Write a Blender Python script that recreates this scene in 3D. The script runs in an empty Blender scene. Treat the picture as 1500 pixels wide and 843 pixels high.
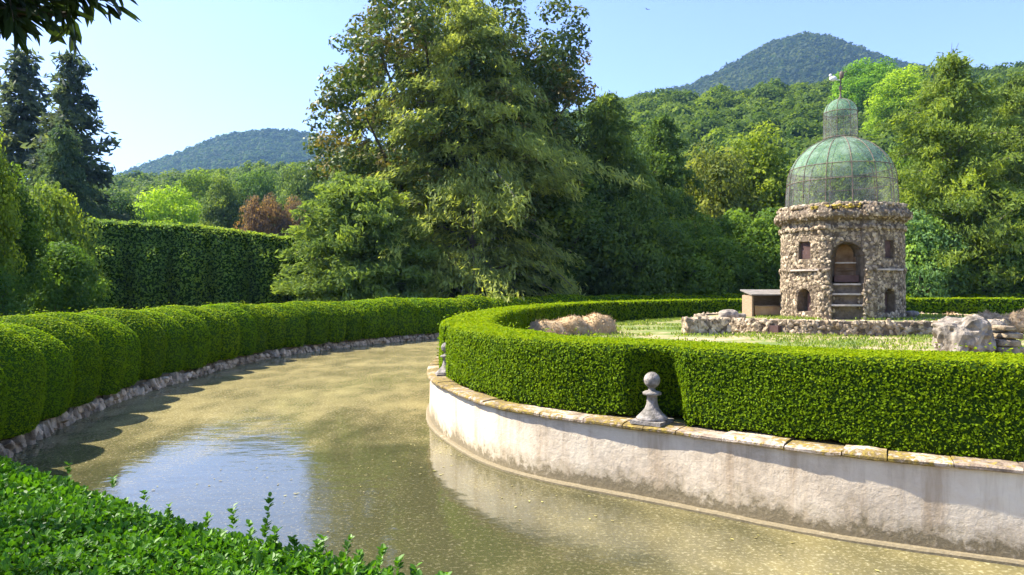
import bpy, math, random
import numpy as np
PI = math.pi
SC = bpy.context.scene
COL = SC.collection
rng = np.random.default_rng(7)
random.seed(7)
F, CX, CY, EYE = 1050.0, 750.0, 421.5, 2.6     # notes: photo scale used to work out where things stand
SUN_DIR = np.array([-0.956, 0.293, 0.0]); SUN_ELEV = math.radians(49)

# ------------------------------------------------------------------ basics
def unit(a):
    return a / np.maximum(np.linalg.norm(a, axis=-1, keepdims=True), 1e-9)

def _hash(i, j, k, s):
    n = (i.astype(np.int64) * 73856093) ^ (j.astype(np.int64) * 19349663) ^ (k.astype(np.int64) * 83492791) ^ (s * 2654435761)
    n = (n ^ (n >> 13)) * 1274126177
    n = n & 0x7fffffff
    n = (n ^ (n >> 16)) * 1103515245 & 0x7fffffff
    return (n % 100003) / 50001.5 - 1.0

def vnoise(p, s=0):
    p = np.asarray(p, float); f = np.floor(p); i = f.astype(np.int64); t = p - f; t = t * t * (3 - 2 * t)
    r = 0
    for dx in (0, 1):
        for dy in (0, 1):
            for dz in (0, 1):
                w = (t[:, 0] if dx else 1 - t[:, 0]) * (t[:, 1] if dy else 1 - t[:, 1]) * (t[:, 2] if dz else 1 - t[:, 2])
                r = r + w * _hash(i[:, 0] + dx, i[:, 1] + dy, i[:, 2] + dz, s)
    return r

def fbm(p, s=0, o=3):
    p = np.asarray(p, float); r = 0; a = 1.0
    for k in range(o):
        r = r + a * vnoise(p * 2.0 ** k, s + k * 17); a *= .5
    return r / 1.75

class MB:
    """collects verts / faces of several kinds and links them as one mesh object"""
    def __init__(s): s.v = []; s.f = []; s.n = 0
    def add(s, v, f, mat=0, tint=None, smooth=False):
        v = np.asarray(v, float).reshape(-1, 3); f = np.asarray(f, np.int64)
        if len(f) == 0: return s
        if tint is None: tint = .5
        tint = np.broadcast_to(np.asarray(tint, float), (len(f),))
        s.v.append(v); s.f.append((f + s.n, mat, tint, smooth)); s.n += len(v); return s
    def mesh(s, name, mats):
        me = bpy.data.meshes.new(name)
        v = np.concatenate(s.v).astype(np.float32)
        loops = np.concatenate([f.ravel() for f, *_ in s.f]).astype(np.int32)
        tot = np.concatenate([np.full(len(f), f.shape[1]) for f, *_ in s.f]).astype(np.int32)
        start = np.concatenate([[0], np.cumsum(tot)[:-1]]).astype(np.int32)
        me.vertices.add(len(v)); me.vertices.foreach_set('co', v.ravel())
        me.loops.add(len(loops)); me.loops.foreach_set('vertex_index', loops)
        me.polygons.add(len(tot)); me.polygons.foreach_set('loop_start', start)
        me.polygons.foreach_set('loop_total', tot)
        me.polygons.foreach_set('material_index', np.concatenate([np.full(len(f), m) for f, m, *_ in s.f]).astype(np.int32))
        me.polygons.foreach_set('use_smooth', np.concatenate([np.full(len(f), sm) for f, m, t, sm in s.f]))
        for m in mats: me.materials.append(m)
        me.update(calc_edges=True)
        a = me.attributes.new('tint', 'FLOAT', 'FACE')
        a.data.foreach_set('value', np.concatenate([t for f, m, t, sm in s.f]).astype(np.float32))
        return me
    def build(s, name, mats, parent=None, color=None):
        if not isinstance(mats, (list, tuple)): mats = [mats]
        o = bpy.data.objects.new(name, s.mesh(name, mats)); COL.objects.link(o)
        if parent: o.parent = parent
        if color: o.color = (*color, 1)
        return o

def empty(name, loc=(0, 0, 0), rz=0):
    o = bpy.data.objects.new(name, None); COL.objects.link(o); o.location = loc; o.rotation_euler.z = rz
    o.empty_display_size = .2; return o
def tag(o, label=None, cat=None, group=None, kind=None):
    if label: o['label'] = label
    if cat: o['category'] = cat
    if group: o['group'] = group
    if kind: o['kind'] = kind
    return o

# ------------------------------------------------------------------ materials
def mat(name):
    m = bpy.data.materials.new(name); m.use_nodes = True; nt = m.node_tree; nt.nodes.clear()
    out = nt.nodes.new('ShaderNodeOutputMaterial')
    def N(t, **kw):
        n = nt.nodes.new('ShaderNode' + t)
        for k, v in kw.items():
            if k in n.inputs.keys(): n.inputs[k].default_value = v
            else: setattr(n, k, v)
        return n
    L = nt.links.new
    return m, N, L, out
def ramp(N, L, src, stops, interp='LINEAR'):
    r = N('ValToRGB'); r.color_ramp.interpolation = interp
    e = r.color_ramp.elements
    while len(e) < len(stops): e.new(.5)
    for x, (p, c) in zip(e, stops):
        x.position = p; x.color = (*c, 1) if len(c) == 3 else c
    if src is not None: L(src, r.inputs[0])
    return r.outputs[0]
def noise(N, L, scale, detail=4, rough=.55, coord='Object', vec=None, stretch=None):
    n = N('TexNoise'); n.inputs['Scale'].default_value = scale; n.inputs['Detail'].default_value = detail
    n.inputs['Roughness'].default_value = rough
    if vec is None:
        tc = N('TexCoord'); vec = tc.outputs[coord]
    if stretch:
        mp = N('Mapping'); mp.inputs['Scale'].default_value = stretch; L(vec, mp.inputs[0]); vec = mp.outputs[0]
    L(vec, n.inputs['Vector']); return n.outputs['Fac']
def mixc(N, L, fac, a, b, mode='MIX'):
    m = N('Mix'); m.data_type = 'RGBA'; m.blend_type = mode
    for s, x in ((0, fac), (6, a), (7, b)):
        if hasattr(x, 'links'): L(x, m.inputs[s])
        else: m.inputs[s].default_value = x if s == 0 else (*x[:3], 1)
    return m.outputs[2]
def math_(N, L, op, a, b=None, clamp=False):
    m = N('Math'); m.operation = op; m.use_clamp = clamp
    for s, x in ((0, a), (1, b)):
        if x is None: continue
        if hasattr(x, 'links'): L(x, m.inputs[s])
        else: m.inputs[s].default_value = x
    return m.outputs[0]

def leaf_mat(name, lo=(.5, .58, .7), hi=(1.7, 1.5, .8), trans=.3, rough=.5, alt=None, spec=.3):
    """leaves: object colour varied per leaf by the tint attribute"""
    m, N, L, out = mat(name)
    oi = N('ObjectInfo'); at = N('Attribute'); at.attribute_name = 'tint'
    stops = [(0, lo), (.5, (1, 1, 1)), (1, hi)]
    r = ramp(N, L, at.outputs['Fac'], stops)
    c = mixc(N, L, 1.0, oi.outputs['Color'], r, 'MULTIPLY')
    if alt:
        f = ramp(N, L, at.outputs['Fac'], [(0.62, (0, 0, 0)), (.76, (1, 1, 1))])
        c = mixc(N, L, f, c, alt)
    p = N('BsdfPrincipled'); L(c, p.inputs['Base Color']); p.inputs['Roughness'].default_value = rough
    p.inputs['Specular IOR Level'].default_value = spec
    t = N('BsdfTranslucent'); tc = mixc(N, L, 1.0, c, (1.25, 1.25, .55), 'MULTIPLY'); L(tc, t.inputs[0])
    x = N('MixShader'); x.inputs[0].default_value = trans; L(p.outputs[0], x.inputs[1]); L(t.outputs[0], x.inputs[2])
    L(x.outputs[0], out.inputs[0]); return m
def simple(name, c1, c2, scale=5, rough=.9, bump=.0, bscale=20, spec=.2, use_tint=False, stretch=None):
    m, N, L, out = mat(name)
    f = noise(N, L, scale, 5, .6, stretch=stretch)
    c = ramp(N, L, f, [(.35, c1), (.65, c2)])
    if use_tint:
        at = N('Attribute'); at.attribute_name = 'tint'
        r = ramp(N, L, at.outputs['Fac'], [(0, (.45, .42, .4)), (.5, (1, 1, 1)), (1, (1.75, 1.7, 1.65))])
        c = mixc(N, L, 1.0, c, r, 'MULTIPLY')
    p = N('BsdfPrincipled'); L(c, p.inputs['Base Color']); p.inputs['Roughness'].default_value = rough
    p.inputs['Specular IOR Level'].default_value = spec
    if bump:
        b = N('Bump'); b.inputs['Strength'].default_value = bump; b.inputs['Distance'].default_value = .05
        L(noise(N, L, bscale, 5, .65, stretch=stretch), b.inputs['Height']); L(b.outputs[0], p.inputs['Normal'])
    L(p.outputs[0], out.inputs[0]); return m

M = {}
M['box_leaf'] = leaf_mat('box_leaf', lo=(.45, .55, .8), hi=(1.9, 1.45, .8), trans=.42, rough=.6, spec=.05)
M['tree_leaf'] = leaf_mat('tree_leaf', trans=.45, rough=.65, spec=.08)
M['magnolia_leaf'] = leaf_mat('magnolia_leaf', trans=.3, rough=.5, spec=.2, alt=(.20, .165, .05))
M['near_leaf'] = leaf_mat('near_leaf', trans=.35, rough=.45, spec=.25)
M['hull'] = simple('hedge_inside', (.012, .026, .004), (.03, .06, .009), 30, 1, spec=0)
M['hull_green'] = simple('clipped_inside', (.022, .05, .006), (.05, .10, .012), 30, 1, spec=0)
M['bark'] = simple('bark', (.05, .04, .03), (.12, .10, .08), 6, .95, .6, 12, stretch=(1, 1, .2))
M['bark_pale'] = simple('bark_pale', (.12, .10, .075), (.24, .21, .17), 6, .95, .5, 12, stretch=(1, 1, .2))
M['rock'] = simple('rough_stone', (.16, .12, .075), (.48, .39, .27), 3.5, .95, .7, 18, use_tint=True)
M['mortar'] = simple('tower_mortar', (.10, .075, .05), (.2, .155, .11), 4, .95, .8, 10)
M['plaster_in'] = simple('niche_plaster', (.22, .12, .055), (.36, .23, .13), 2.5, .9, .2, 10)
M['ledge'] = simple('ledge_stone', (.36, .29, .23), (.52, .45, .38), 3, .9, .3, 10)
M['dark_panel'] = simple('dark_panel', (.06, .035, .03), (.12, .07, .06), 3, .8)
M['boulder'] = simple('weathered_rock', (.13, .11, .085), (.36, .31, .25), 5, .95, 1.0, 9, use_tint=True, stretch=(1, 1, .5))
M['finial'] = simple('finial_stone', (.13, .12, .1), (.38, .34, .3), 9, .9, .5, 25)
M['lichen'] = simple('lichen', (.28, .2, .03), (.38, .3, .06), 12, .95)
M['wood'] = simple('shed_wood', (.25, .17, .10), (.4, .3, .2), 4, .85, stretch=(1, 1, 8))
M['roofing'] = simple('shed_roofing', (.17, .15, .13), (.25, .23, .2), 4, .9)
M['hay'] = simple('dry_cuttings', (.38, .26, .13), (.58, .43, .25), 6, 1, .5, 20, use_tint=True)
M['soil'] = simple('soil', (.10, .08, .045), (.2, .15, .09), 3, 1, .4, 20)
M['iron'] = simple('iron_ribs', (.10, .08, .065), (.22, .17, .13), 8, .7)

# ------------------------------------------------------------------ leaves
def kites(P, Nn, size, r, spread=.55, aspect=.6, D=None):
    """flat diamond leaves at P facing about Nn"""
    n = len(P); Nn = unit(Nn + spread * r.normal(size=(n, 3)))
    if D is None: D = r.normal(size=(n, 3))
    D = unit(D - Nn * np.sum(D * Nn, 1, keepdims=True)); S = np.cross(Nn, D)
    L = (np.broadcast_to(size, (n,)) * r.uniform(.7, 1.35, n))[:, None]; W = L * aspect * .5
    V = np.stack([P - D * L * .5, P + S * W + D * L * .03, P + D * L * .5, P - S * W + D * L * .03], 1)
    return V.reshape(-1, 3), np.arange(4 * n).reshape(-1, 4)
def oval_leaves(P, D, Nn, size, r, aspect=.5, fold=.18):
    """near leaves: two folded halves, six corners"""
    n = len(P); D = unit(D); Nn = unit(Nn - D * np.sum(D * Nn, 1, keepdims=True)); S = np.cross(Nn, D)
    L = np.broadcast_to(size, (n,))[:, None]; W = L * aspect * .5; up = Nn * L * fold * aspect
    a = P; b = P + D * L * .35 + S * W + up; c = P + D * L * .75 + S * W * .72 + up * .7
    d = P + D * L; e = P + D * L * .75 - S * W * .72 + up * .7; f = P + D * L * .35 - S * W + up
    V = np.stack([a, b, c, d, e, f], 1).reshape(-1, 3); i = np.arange(n)[:, None] * 6
    Q = np.concatenate([i + [[0, 1, 2, 3]], i + [[0, 3, 4, 5]]])
    return V, Q
def quad_info(V, Q):
    a, b, c, d = (V[Q[:, k]] for k in range(4))
    n = np.cross(c - a, d - b); ar = np.linalg.norm(n, axis=1) * .5
    return (a + b + c + d) / 4, unit(n), ar
def scatter(V, Q, r, sfun, k=1.2, keep=None):
    """points on quads, denser where the leaves are smaller"""
    c, n, ar = quad_info(V, Q)
    d = np.linalg.norm(c[:, :2], axis=1); s = sfun(d)
    e = k * ar / (s * s * .33)
    if keep is not None: e = e * keep(c, n)
    cnt = np.floor(e + r.random(len(e))).astype(int)
    idx = np.repeat(np.arange(len(Q)), cnt); u = r.random(len(idx))[:, None]; v = r.random(len(idx))[:, None]
    q = Q[idx]
    P = V[q[:, 0]] * (1 - u) * (1 - v) + V[q[:, 1]] * u * (1 - v) + V[q[:, 2]] * u * v + V[q[:, 3]] * (1 - u) * v
    return P, n[idx], s[idx]

# ------------------------------------------------------------------ paths
def catmull(pts, closed=True, step=.15, smooth=0):
    pts = np.asarray(pts, float); n = len(pts); out = []
    rngi = range(n) if closed else range(n - 1)
    for i in rngi:
        if closed: p0, p1, p2, p3 = pts[(i - 1) % n], pts[i], pts[(i + 1) % n], pts[(i + 2) % n]
        else: p0, p1, p2, p3 = pts[max(i - 1, 0)], pts[i], pts[i + 1], pts[min(i + 2, n - 1)]
        t = np.linspace(0, 1, 40, endpoint=False)[:, None]
        out.append(.5 * ((2 * p1) + (p2 - p0) * t + (2 * p0 - 5 * p1 + 4 * p2 - p3) * t ** 2 + (3 * p1 - p0 - 3 * p2 + p3) * t ** 3))
    if not closed: out.append(pts[-1:])
    P = np.concatenate(out)
    Pc = np.concatenate([P, P[:1]]) if closed else P
    s = np.concatenate([[0], np.cumsum(np.linalg.norm(np.diff(Pc, axis=0), axis=1))])
    m = int(s[-1] / step); ss = np.linspace(0, s[-1], m, endpoint=not closed)
    R = np.stack([np.interp(ss, s, Pc[:, 0]), np.interp(ss, s, Pc[:, 1])], 1)
    for _ in range(smooth):
        if closed: R = (np.roll(R, 1, 0) + R + np.roll(R, -1, 0)) / 3
    return R
def left_normals(P, closed=True):
    if closed: T = np.roll(P, -1, 0) - np.roll(P, 1, 0)
    else: T = np.gradient(P, axis=0)
    T = unit(T); return np.stack([-T[:, 1], T[:, 0]], 1)
def sweep(P, Nm, prof, closed=True, closed_prof=True, offs=None):
    """prof = (offset along normal, z); returns verts + quads whose normals point out of a profile given counter-clockwise (offset right, z up) ... flipped below if needed"""
    prof = np.asarray(prof, float); n, m = len(P), len(prof)
    O = prof[None, :, 0].repeat(n, 0); Z = prof[None, :, 1].repeat(n, 0)
    if offs is not None: O = O + offs
    V = np.empty((n, m, 3)); V[:, :, :2] = P[:, None, :] + Nm[:, None, :] * O[:, :, None]; V[:, :, 2] = Z
    i = np.arange(n if closed else n - 1); j = np.arange(m if closed_prof else m - 1)
    I, J = np.meshgrid(i, j, indexing='ij'); I2 = (I + 1) % n; J2 = (J + 1) % m
    Q = np.stack([I * m + J, I * m + J2, I2 * m + J2, I2 * m + J], -1).reshape(-1, 4)
    return V.reshape(-1, 3), Q
def rnd_box(o0, o1, z0, z1, r=.1, n=3, nz=8, no=8):
    """rounded hedge section, counter-clockwise seen with offset to the right"""
    pts = [(o1, z) for z in np.linspace(z0, z1 - r, nz)]
    pts += [(o1 - r + r * math.cos(a), z1 - r + r * math.sin(a)) for a in np.linspace(0, PI / 2, n + 1)[1:]]
    pts += [(o, z1) for o in np.linspace(o1 - r, o0 + r, no)[1:-1]]
    pts += [(o0 + r - r * math.cos(a), z1 - r + r * math.sin(a)) for a in np.linspace(PI / 2, 0, n + 1)]
    pts += [(o0, z) for z in np.linspace(z1 - r, z0, nz)[1:]]
    return pts

ISL = [(11.5, 4.35), (8, 5.3), (4.8, 6.72), (3.34, 7.44), (2.0, 8.48), (.21, 9.85), (-.68, 11.2), (-1.62, 14.1), (-1.75, 18.5), (-1.15, 23.6), (.2, 29),
       (3.2, 35.2), (9.3, 41.5), (18, 45.6), (28, 47), (38, 45.5), (47, 41), (52, 33), (51, 22), (43, 12), (30, 6), (18, 4.2)]
BANK = [(-8.05, 12.3), (-8.85, 15.9), (-9.05, 19), (-9.1, 23.3), (-8.6, 27.3), (-6.9, 31.7), (-4.1, 36.2), (.3, 42.3), (6.5, 48.2), (15, 52.8), (25, 55),
        (36, 54.5), (48, 50), (58, 41), (61, 26), (52, 9), (36, 0), (20, -3), (9, -2), (4, -.1), (1.6, 1.3), (-.15, 2.45), (-1.9, 3.75), (-3.6, 5.0), (-5.6, 7.0), (-7.2, 9.6)]
isl = catmull(ISL, True, .14, 14); isl_n = left_normals(isl)
bank = catmull(BANK, True, .2, 8); bank_n = left_normals(bank)

def offset_loop(P, Nm, o, z):
    V = np.empty((len(P), 3)); V[:, :2] = P + Nm * o; V[:, 2] = z; return V
def loft(loops, closed=True):
    n = len(loops[0]); V = np.concatenate(loops); Q = []
    i = np.arange(n); j = (i + 1) % n
    for k in range(len(loops) - 1):
        Q.append(np.stack([k * n + i, k * n + j, (k + 1) * n + j, (k + 1) * n + i], 1))
    return V, np.concatenate(Q)

# ------------------------------------------------------------------ ground, water, lawn
def ground_mat():
    m, N, L, out = mat('bank_grass')
    f = noise(N, L, .35, 6, .6); g = noise(N, L, 9, 4, .6)
    c = ramp(N, L, f, [(.3, (.035, .06, .012)), (.5, (.06, .095, .02)), (.7, (.11, .10, .045))])
    c2 = ramp(N, L, g, [(.3, (.7, .7, .7)), (.7, (1.3, 1.3, 1.2))])
    c = mixc(N, L, 1.0, c, c2, 'MULTIPLY')
    p = N('BsdfPrincipled', Roughness=1.0); L(c, p.inputs['Base Color']); L(p.outputs[0], out.inputs[0]); return m
def lawn_mat():
    m, N, L, out = mat('dry_lawn')
    f = noise(N, L, .55, 6, .65); g = noise(N, L, 14, 4, .6)
    c = ramp(N, L, f, [(.36, (.10, .16, .025)), (.47, (.17, .2, .045)), (.56, (.34, .27, .14)), (.7, (.42, .33, .2))])
    c2 = ramp(N, L, g, [(.3, (.7, .7, .7)), (.7, (1.25, 1.25, 1.2))])
    c = mixc(N, L, 1.0, c, c2, 'MULTIPLY')
    p = N('BsdfPrincipled', Roughness=1.0); L(c, p.inputs['Base Color']); L(p.outputs[0], out.inputs[0]); return m
M['ground'] = ground_mat(); M['lawn'] = lawn_mat()
GZ = .30
ctr = np.array([22., 26.])
loops = [offset_loop(bank, bank_n, 0.25, -.35), offset_loop(bank, bank_n, .26, GZ)]
base = loops[-1][:, :2]
for d in (2, 6, 15, 40, 120, 400, 1500, 7000):
    v = unit(base - ctr); w = min(1, d / 40); ang = np.linspace(0, 1, len(base))
    P2 = base + v * d
    loops.append(np.column_stack([P2, np.full(len(P2), GZ)]))
V, Q = loft(loops)
o = MB().add(V, Q).build('ground', M['ground']); tag(o, 'flat grassy ground of the garden around the canal', 'ground', kind='structure')
V, Q = loft([offset_loop(isl, isl_n, -.42, .885)] + [np.column_stack([ctr + (offset_loop(isl, isl_n, -.42, 0)[:, :2] - ctr) * s, np.full(len(isl), .885)]) for s in (.93, .8, .6, .4, .2, .02)])
ISLC = np.array([22., 26.])
V[:, 2] += .02 * fbm(V * [1, 1, 0] * .6, 3) * (np.arange(len(V)) >= len(isl))
o = MB().add(V, Q, smooth=True).build('lawn', M['lawn']); tag(o, 'patchy dry lawn inside the island hedge', 'lawn', kind='structure')

def water_mat():
    m, N, L, out = mat('canal_water')
    tc = N('TexCoord'); vec = tc.outputs['Object']
    big = noise(N, L, .16, 4, .55, vec=vec); mid = noise(N, L, 1.3, 5, .6, vec=vec, stretch=(1, .55, 1))
    fine = noise(N, L, 22, 3, .7, vec=vec); tiny = noise(N, L, 60, 2, .6, vec=vec)
    film = ramp(N, L, math_(N, L, 'ADD', math_(N, L, 'MULTIPLY', big, .6), math_(N, L, 'MULTIPLY', mid, .4)),
                [(.36, (.30,) * 3), (.64, (.60,) * 3)])
    spk = ramp(N, L, fine, [(.52, (0,) * 3), (.66, (1,) * 3)])
    spk2 = ramp(N, L, tiny, [(.5, (0,) * 3), (.72, (1,) * 3)])
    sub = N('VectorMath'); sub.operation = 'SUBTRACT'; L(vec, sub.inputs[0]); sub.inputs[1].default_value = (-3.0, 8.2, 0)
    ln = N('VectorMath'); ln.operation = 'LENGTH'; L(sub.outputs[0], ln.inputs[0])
    clear = ramp(N, L, math_(N, L, 'ADD', math_(N, L, 'MULTIPLY', ln.outputs['Value'], .1), math_(N, L, 'MULTIPLY', math_(N, L, 'SUBTRACT', mid, .5), .55)), [(.30, (.12,) * 3), (.72, (1,) * 3)])  # film thinned around one spot to shape the patch of sky reflection
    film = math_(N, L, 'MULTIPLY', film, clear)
    fac = math_(N, L, 'ADD', film, math_(N, L, 'MULTIPLY', spk, .16), True)
    fac = math_(N, L, 'SUBTRACT', fac, math_(N, L, 'MULTIPLY', spk2, .14), True)
    col = ramp(N, L, mid, [(.3, (.19, .16, .07)), (.7, (.37, .305, .13))])
    col = mixc(N, L, math_(N, L, 'MULTIPLY', spk, .5), col, (.75, .68, .42))
    d = N('BsdfDiffuse'); L(col, d.inputs[0])
    w = N('BsdfPrincipled'); w.inputs['Base Color'].default_value = (.05, .05, .022, 1); w.inputs['Roughness'].default_value = .07
    w.inputs['IOR'].default_value = 1.8; w.inputs['Specular IOR Level'].default_value = .5
    b = N('Bump'); b.inputs['Strength'].default_value = .055; b.inputs['Distance'].default_value = .1
    L(noise(N, L, 3.5, 3, .5, vec=vec, stretch=(.7, 1, 1)), b.inputs['Height']); L(b.outputs[0], w.inputs['Normal'])
    x = N('MixShader'); L(fac, x.inputs[0]); L(w.outputs[0], x.inputs[1]); L(d.outputs[0], x.inputs[2])
    L(x.outputs[0], out.inputs[0]); return m
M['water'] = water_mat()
vo = offset_loop(bank, bank_n, .35, 0)
V = np.concatenate([vo, [[ctr[0], ctr[1], 0]]]); n = len(bank); i = np.arange(n)
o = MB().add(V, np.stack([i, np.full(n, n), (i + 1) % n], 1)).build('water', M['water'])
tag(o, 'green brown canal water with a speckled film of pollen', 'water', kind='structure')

r = np.random.default_rng(15); n = 9000; a = r.integers(0, len(bank), n); t_ = r.random(n) ** 1.5 * 7.5; P = np.column_stack([bank[a] - bank_n[a] * t_[:, None], np.full(n, .006)])
g = fbm(P * [.8, .8, 0], 8); P = P[(g > .05) | (t_[:] < .35)]
v, q = kites(P, np.tile([0, 0, 1.], (len(P), 1)), .05, r, .12, .5); v[:, 2] = np.abs(v[:, 2] - .006) + .006
M['float'] = leaf_mat('floating_leaf', (.5, .45, .4), (1.5, 1.6, 1.3), .1); o = MB().add(v, q, 0, np.clip(r.normal(.5, .25, len(P)), 0, 1)).build('floating_leaves', M['float'], color=(.30, .26, .10)); tag(o, 'small fallen leaves floating on the canal', 'leaves', kind='stuff')

# ------------------------------------------------------------------ island wall
def wall_mat():
    m, N, L, out = mat('weathered_plaster')
    tc = N('TexCoord'); vec = tc.outputs['Object']
    sep = N('SeparateXYZ'); L(vec, sep.inputs[0]); z = sep.outputs['Z']
    big = noise(N, L, 1.1, 6, .65, vec=vec); fine = noise(N, L, 9, 6, .7, vec=vec)
    streak = noise(N, L, 1.6, 5, .7, vec=vec, stretch=(2.2, 2.2, .25))
    c = ramp(N, L, big, [(.3, (.42, .34, .24)), (.48, (.68, .57, .42)), (.7, (.78, .69, .53))])
    s = ramp(N, L, streak, [(.34, (.62, .54, .45)), (.52, (1, 1, 1))]); c = mixc(N, L, .7, c, s, 'MULTIPLY')
    # wet, algae stained band just above the water with a ragged edge
    e = math_(N, L, 'ADD', z, math_(N, L, 'MULTIPLY', math_(N, L, 'SUBTRACT', fine, .5), .6))
    e = math_(N, L, 'ADD', e, math_(N, L, 'MULTIPLY', math_(N, L, 'SUBTRACT', big, .5), .45))
    f = ramp(N, L, e, [(.12, (1,) * 3), (.19, (.0,) * 3)])
    c = mixc(N, L, f, c, ramp(N, L, noise(N, L, 26, 5, .75, vec=vec), [(.38, (.035, .03, .018)), (.52, (.12, .10, .06)), (.66, (.34, .29, .2))]))
    e2 = ramp(N, L, e, [(.14, (.7,) * 3), (.36, (0,) * 3)]); c = mixc(N, L, e2, c, (.26, .21, .12))
    p = N('BsdfPrincipled', Roughness=.92); L(c, p.inputs['Base Color'])
    b = N('Bump'); b.inputs['Strength'].default_value = .5; b.inputs['Distance'].default_value = .03; L(fine, b.inputs['Height']); L(b.outputs[0], p.inputs['Normal'])
    L(p.outputs[0], out.inputs[0]); return m
def cap_mat():
    m, N, L, out = mat('mossy_coping')
    tc = N('TexCoord'); vec = tc.outputs['Object']
    f = noise(N, L, 5, 6, .7, vec=vec); g = noise(N, L, 1.0, 5, .65, vec=vec); h = noise(N, L, 16, 4, .7, vec=vec)
    c = ramp(N, L, f, [(.34, (.16, .12, .08)), (.5, (.42, .34, .26)), (.68, (.62, .55, .46))])
    at = N('Attribute'); at.attribute_name = 'tint'
    r = ramp(N, L, at.outputs['Fac'], [(0, (.7, .66, .62)), (1, (1.15, 1.13, 1.1))]); c = mixc(N, L, 1.0, c, r, 'MULTIPLY')
    ms = math_(N, L, 'ADD', math_(N, L, 'MULTIPLY', g, .6), math_(N, L, 'MULTIPLY', h, .4))
    mf = ramp(N, L, ms, [(.45, (0,) * 3), (.50, (1,) * 3)]); c = mixc(N, L, mf, c, ramp(N, L, h, [(.38, (.10, .075, .03)), (.52, (.2, .14, .04)), (.66, (.34, .25, .04))]))
    p = N('BsdfPrincipled', Roughness=.95); L(c, p.inputs['Base Color'])
    b = N('Bump'); b.inputs['Strength'].default_value = .8; b.inputs['Distance'].default_value = .03; L(h, b.inputs['Height']); L(b.outputs[0], p.inputs['Normal'])
    L(p.outputs[0], out.inputs[0]); return m
M['wall'] = wall_mat(); M['cap'] = cap_mat()
w0 = tag(empty('retaining_wall'), 'pale stained plaster wall holding up the hedged island, with mossy stone coping', 'wall')
V, Q = sweep(isl, isl_n, [(.0, -.4), (.0, .0), (0, .2), (0, .4), (0, .6), (0, .86)], True, False)
nz = fbm(V * [.9, .9, 2], 5) * .018
nn = np.repeat(np.column_stack([isl_n, np.zeros(len(isl))]), 6, 0); V = V + nn * nz[:, None]
MB().add(V, Q, smooth=True).build('wall_face', M['wall'], w0)
pl = rnd_box(-.05, .075, -.4, .045, .02, 1, 2, 2); V, Q = sweep(isl, isl_n, pl)
V += .008 * np.column_stack([fbm(V * 6, 1), fbm(V * 6, 2), fbm(V * 6, 3)]); MB().add(V, Q).build('plinth', M['wall'], w0)
mb = MB(); i = 0; r = np.random.default_rng(3)
while i < len(isl) - 6:
    k = int(r.integers(2, 6)); k = min(k, len(isl) - 1 - i); seg = slice(i, i + k + 1); dz = r.uniform(-.012, .012); do = r.uniform(-.005, .005)
    prof = [(.045 + do, .857), (.056 + do, .868), (.058 + do, .895), (.035 + do, .915 + dz), (-.1, .925 + dz), (-.42, .925 + dz), (-.42, .857)]
    P = isl[seg].copy(); T = unit(P[-1] - P[0]); P[0] = P[0] + T * .012
    V, Q = sweep(P, isl_n[seg], prof, False)
    V += .014 * np.column_stack([fbm(V * 6, 1), fbm(V * 7, 2), fbm(V * 7, 3)])
    m = len(prof); mb.add(V, Q, tint=r.random()); mb.add(V[:m], [list(range(m))]); mb.add(V[-m:], [list(range(m))[::-1]])
    i += k
mb.build('coping', M['cap'], w0)

# ------------------------------------------------------------------ island hedge
def nearest(P, q): return int(np.argmin(np.linalg.norm(P - np.asarray(q), axis=1)))
FIN = [(1.72, 8.85), (-1.6, 13.7)]; fin_i = [nearest(isl, q) for q in FIN]
z0h, z1h = .95, 1.86
prof = rnd_box(-1.36, -.23, z0h, z1h, .09, 3, 9, 9); m = len(prof)
arc = np.arange(len(isl)) * .14
offs = np.zeros((len(isl), m)); pr = np.array(prof)
for fi, dep, hwn in zip(fin_i, (.50, .60), (.33, .23)):
    dd = np.abs(arc - arc[fi]); w = np.clip((hwn - dd) / .11, 0, 1)
    top = np.clip((pr[:, 1] - 1.2) / .6, 0, 1)
    offs -= w[:, None] * (pr[None, :, 0] > -.5) * dep * (1 - .7 * top[None, :])
V, Q = sweep(isl, isl_n, prof, offs=offs)
nn = unit(np.column_stack([fbm(V * 1.6, 11), fbm(V * 1.6, 12), fbm(V * 1.6, 13)]))
V = V + np.column_stack([fbm(V * 1.3, 11), fbm(V * 1.3, 12), .5 * fbm(V * 1.0, 13)]) * .045
und = V[:, 2] < 1.02; V[und, 2] += .06 * fbm(V[und] * 3, 4)
def hedge_leaves(V, Q, r, sf, k, flip=False, out=.35, aspect=.62, top_bias=.28, noise_s=3.0, spread=.55, keep=None, lo=.012, hi=.1):
    sfun = lambda d: np.clip(sf * d, .033, .4)
    P, n, s = scatter(V, Q, r, sfun, k, keep)
    if flip: n = -n
    P = P + n * (s * r.uniform(-.35, out, len(s)))[:, None]
    P = P + (n + [0, 0, .5]) * ((r.random(len(P)) > .985) * r.uniform(0, .09, len(P)))[:, None]
    v, q = kites(P, n + [0, 0, .25], s, r, spread, aspect)
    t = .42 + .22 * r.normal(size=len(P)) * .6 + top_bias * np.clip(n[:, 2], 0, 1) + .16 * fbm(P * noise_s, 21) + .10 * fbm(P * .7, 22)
    return v, q, np.clip(t, 0, 1)
r = np.random.default_rng(11)
farkeep = lambda c, n: np.interp(c[:, 2], [.95, 1.06], [.25, 1]) * np.where(fbm(c * 1.7, 33) > .42, .45, 1.) * np.where((np.linalg.norm(c, axis=1) > 60) | (c[:, 0] > 20) & (c[:, 1] < 20), .25, 1.)
c, n_, a_ = quad_info(V, Q); flip = np.sum(n_[:, 2] * (c[:, 2] > 1.8)) < 0
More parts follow.
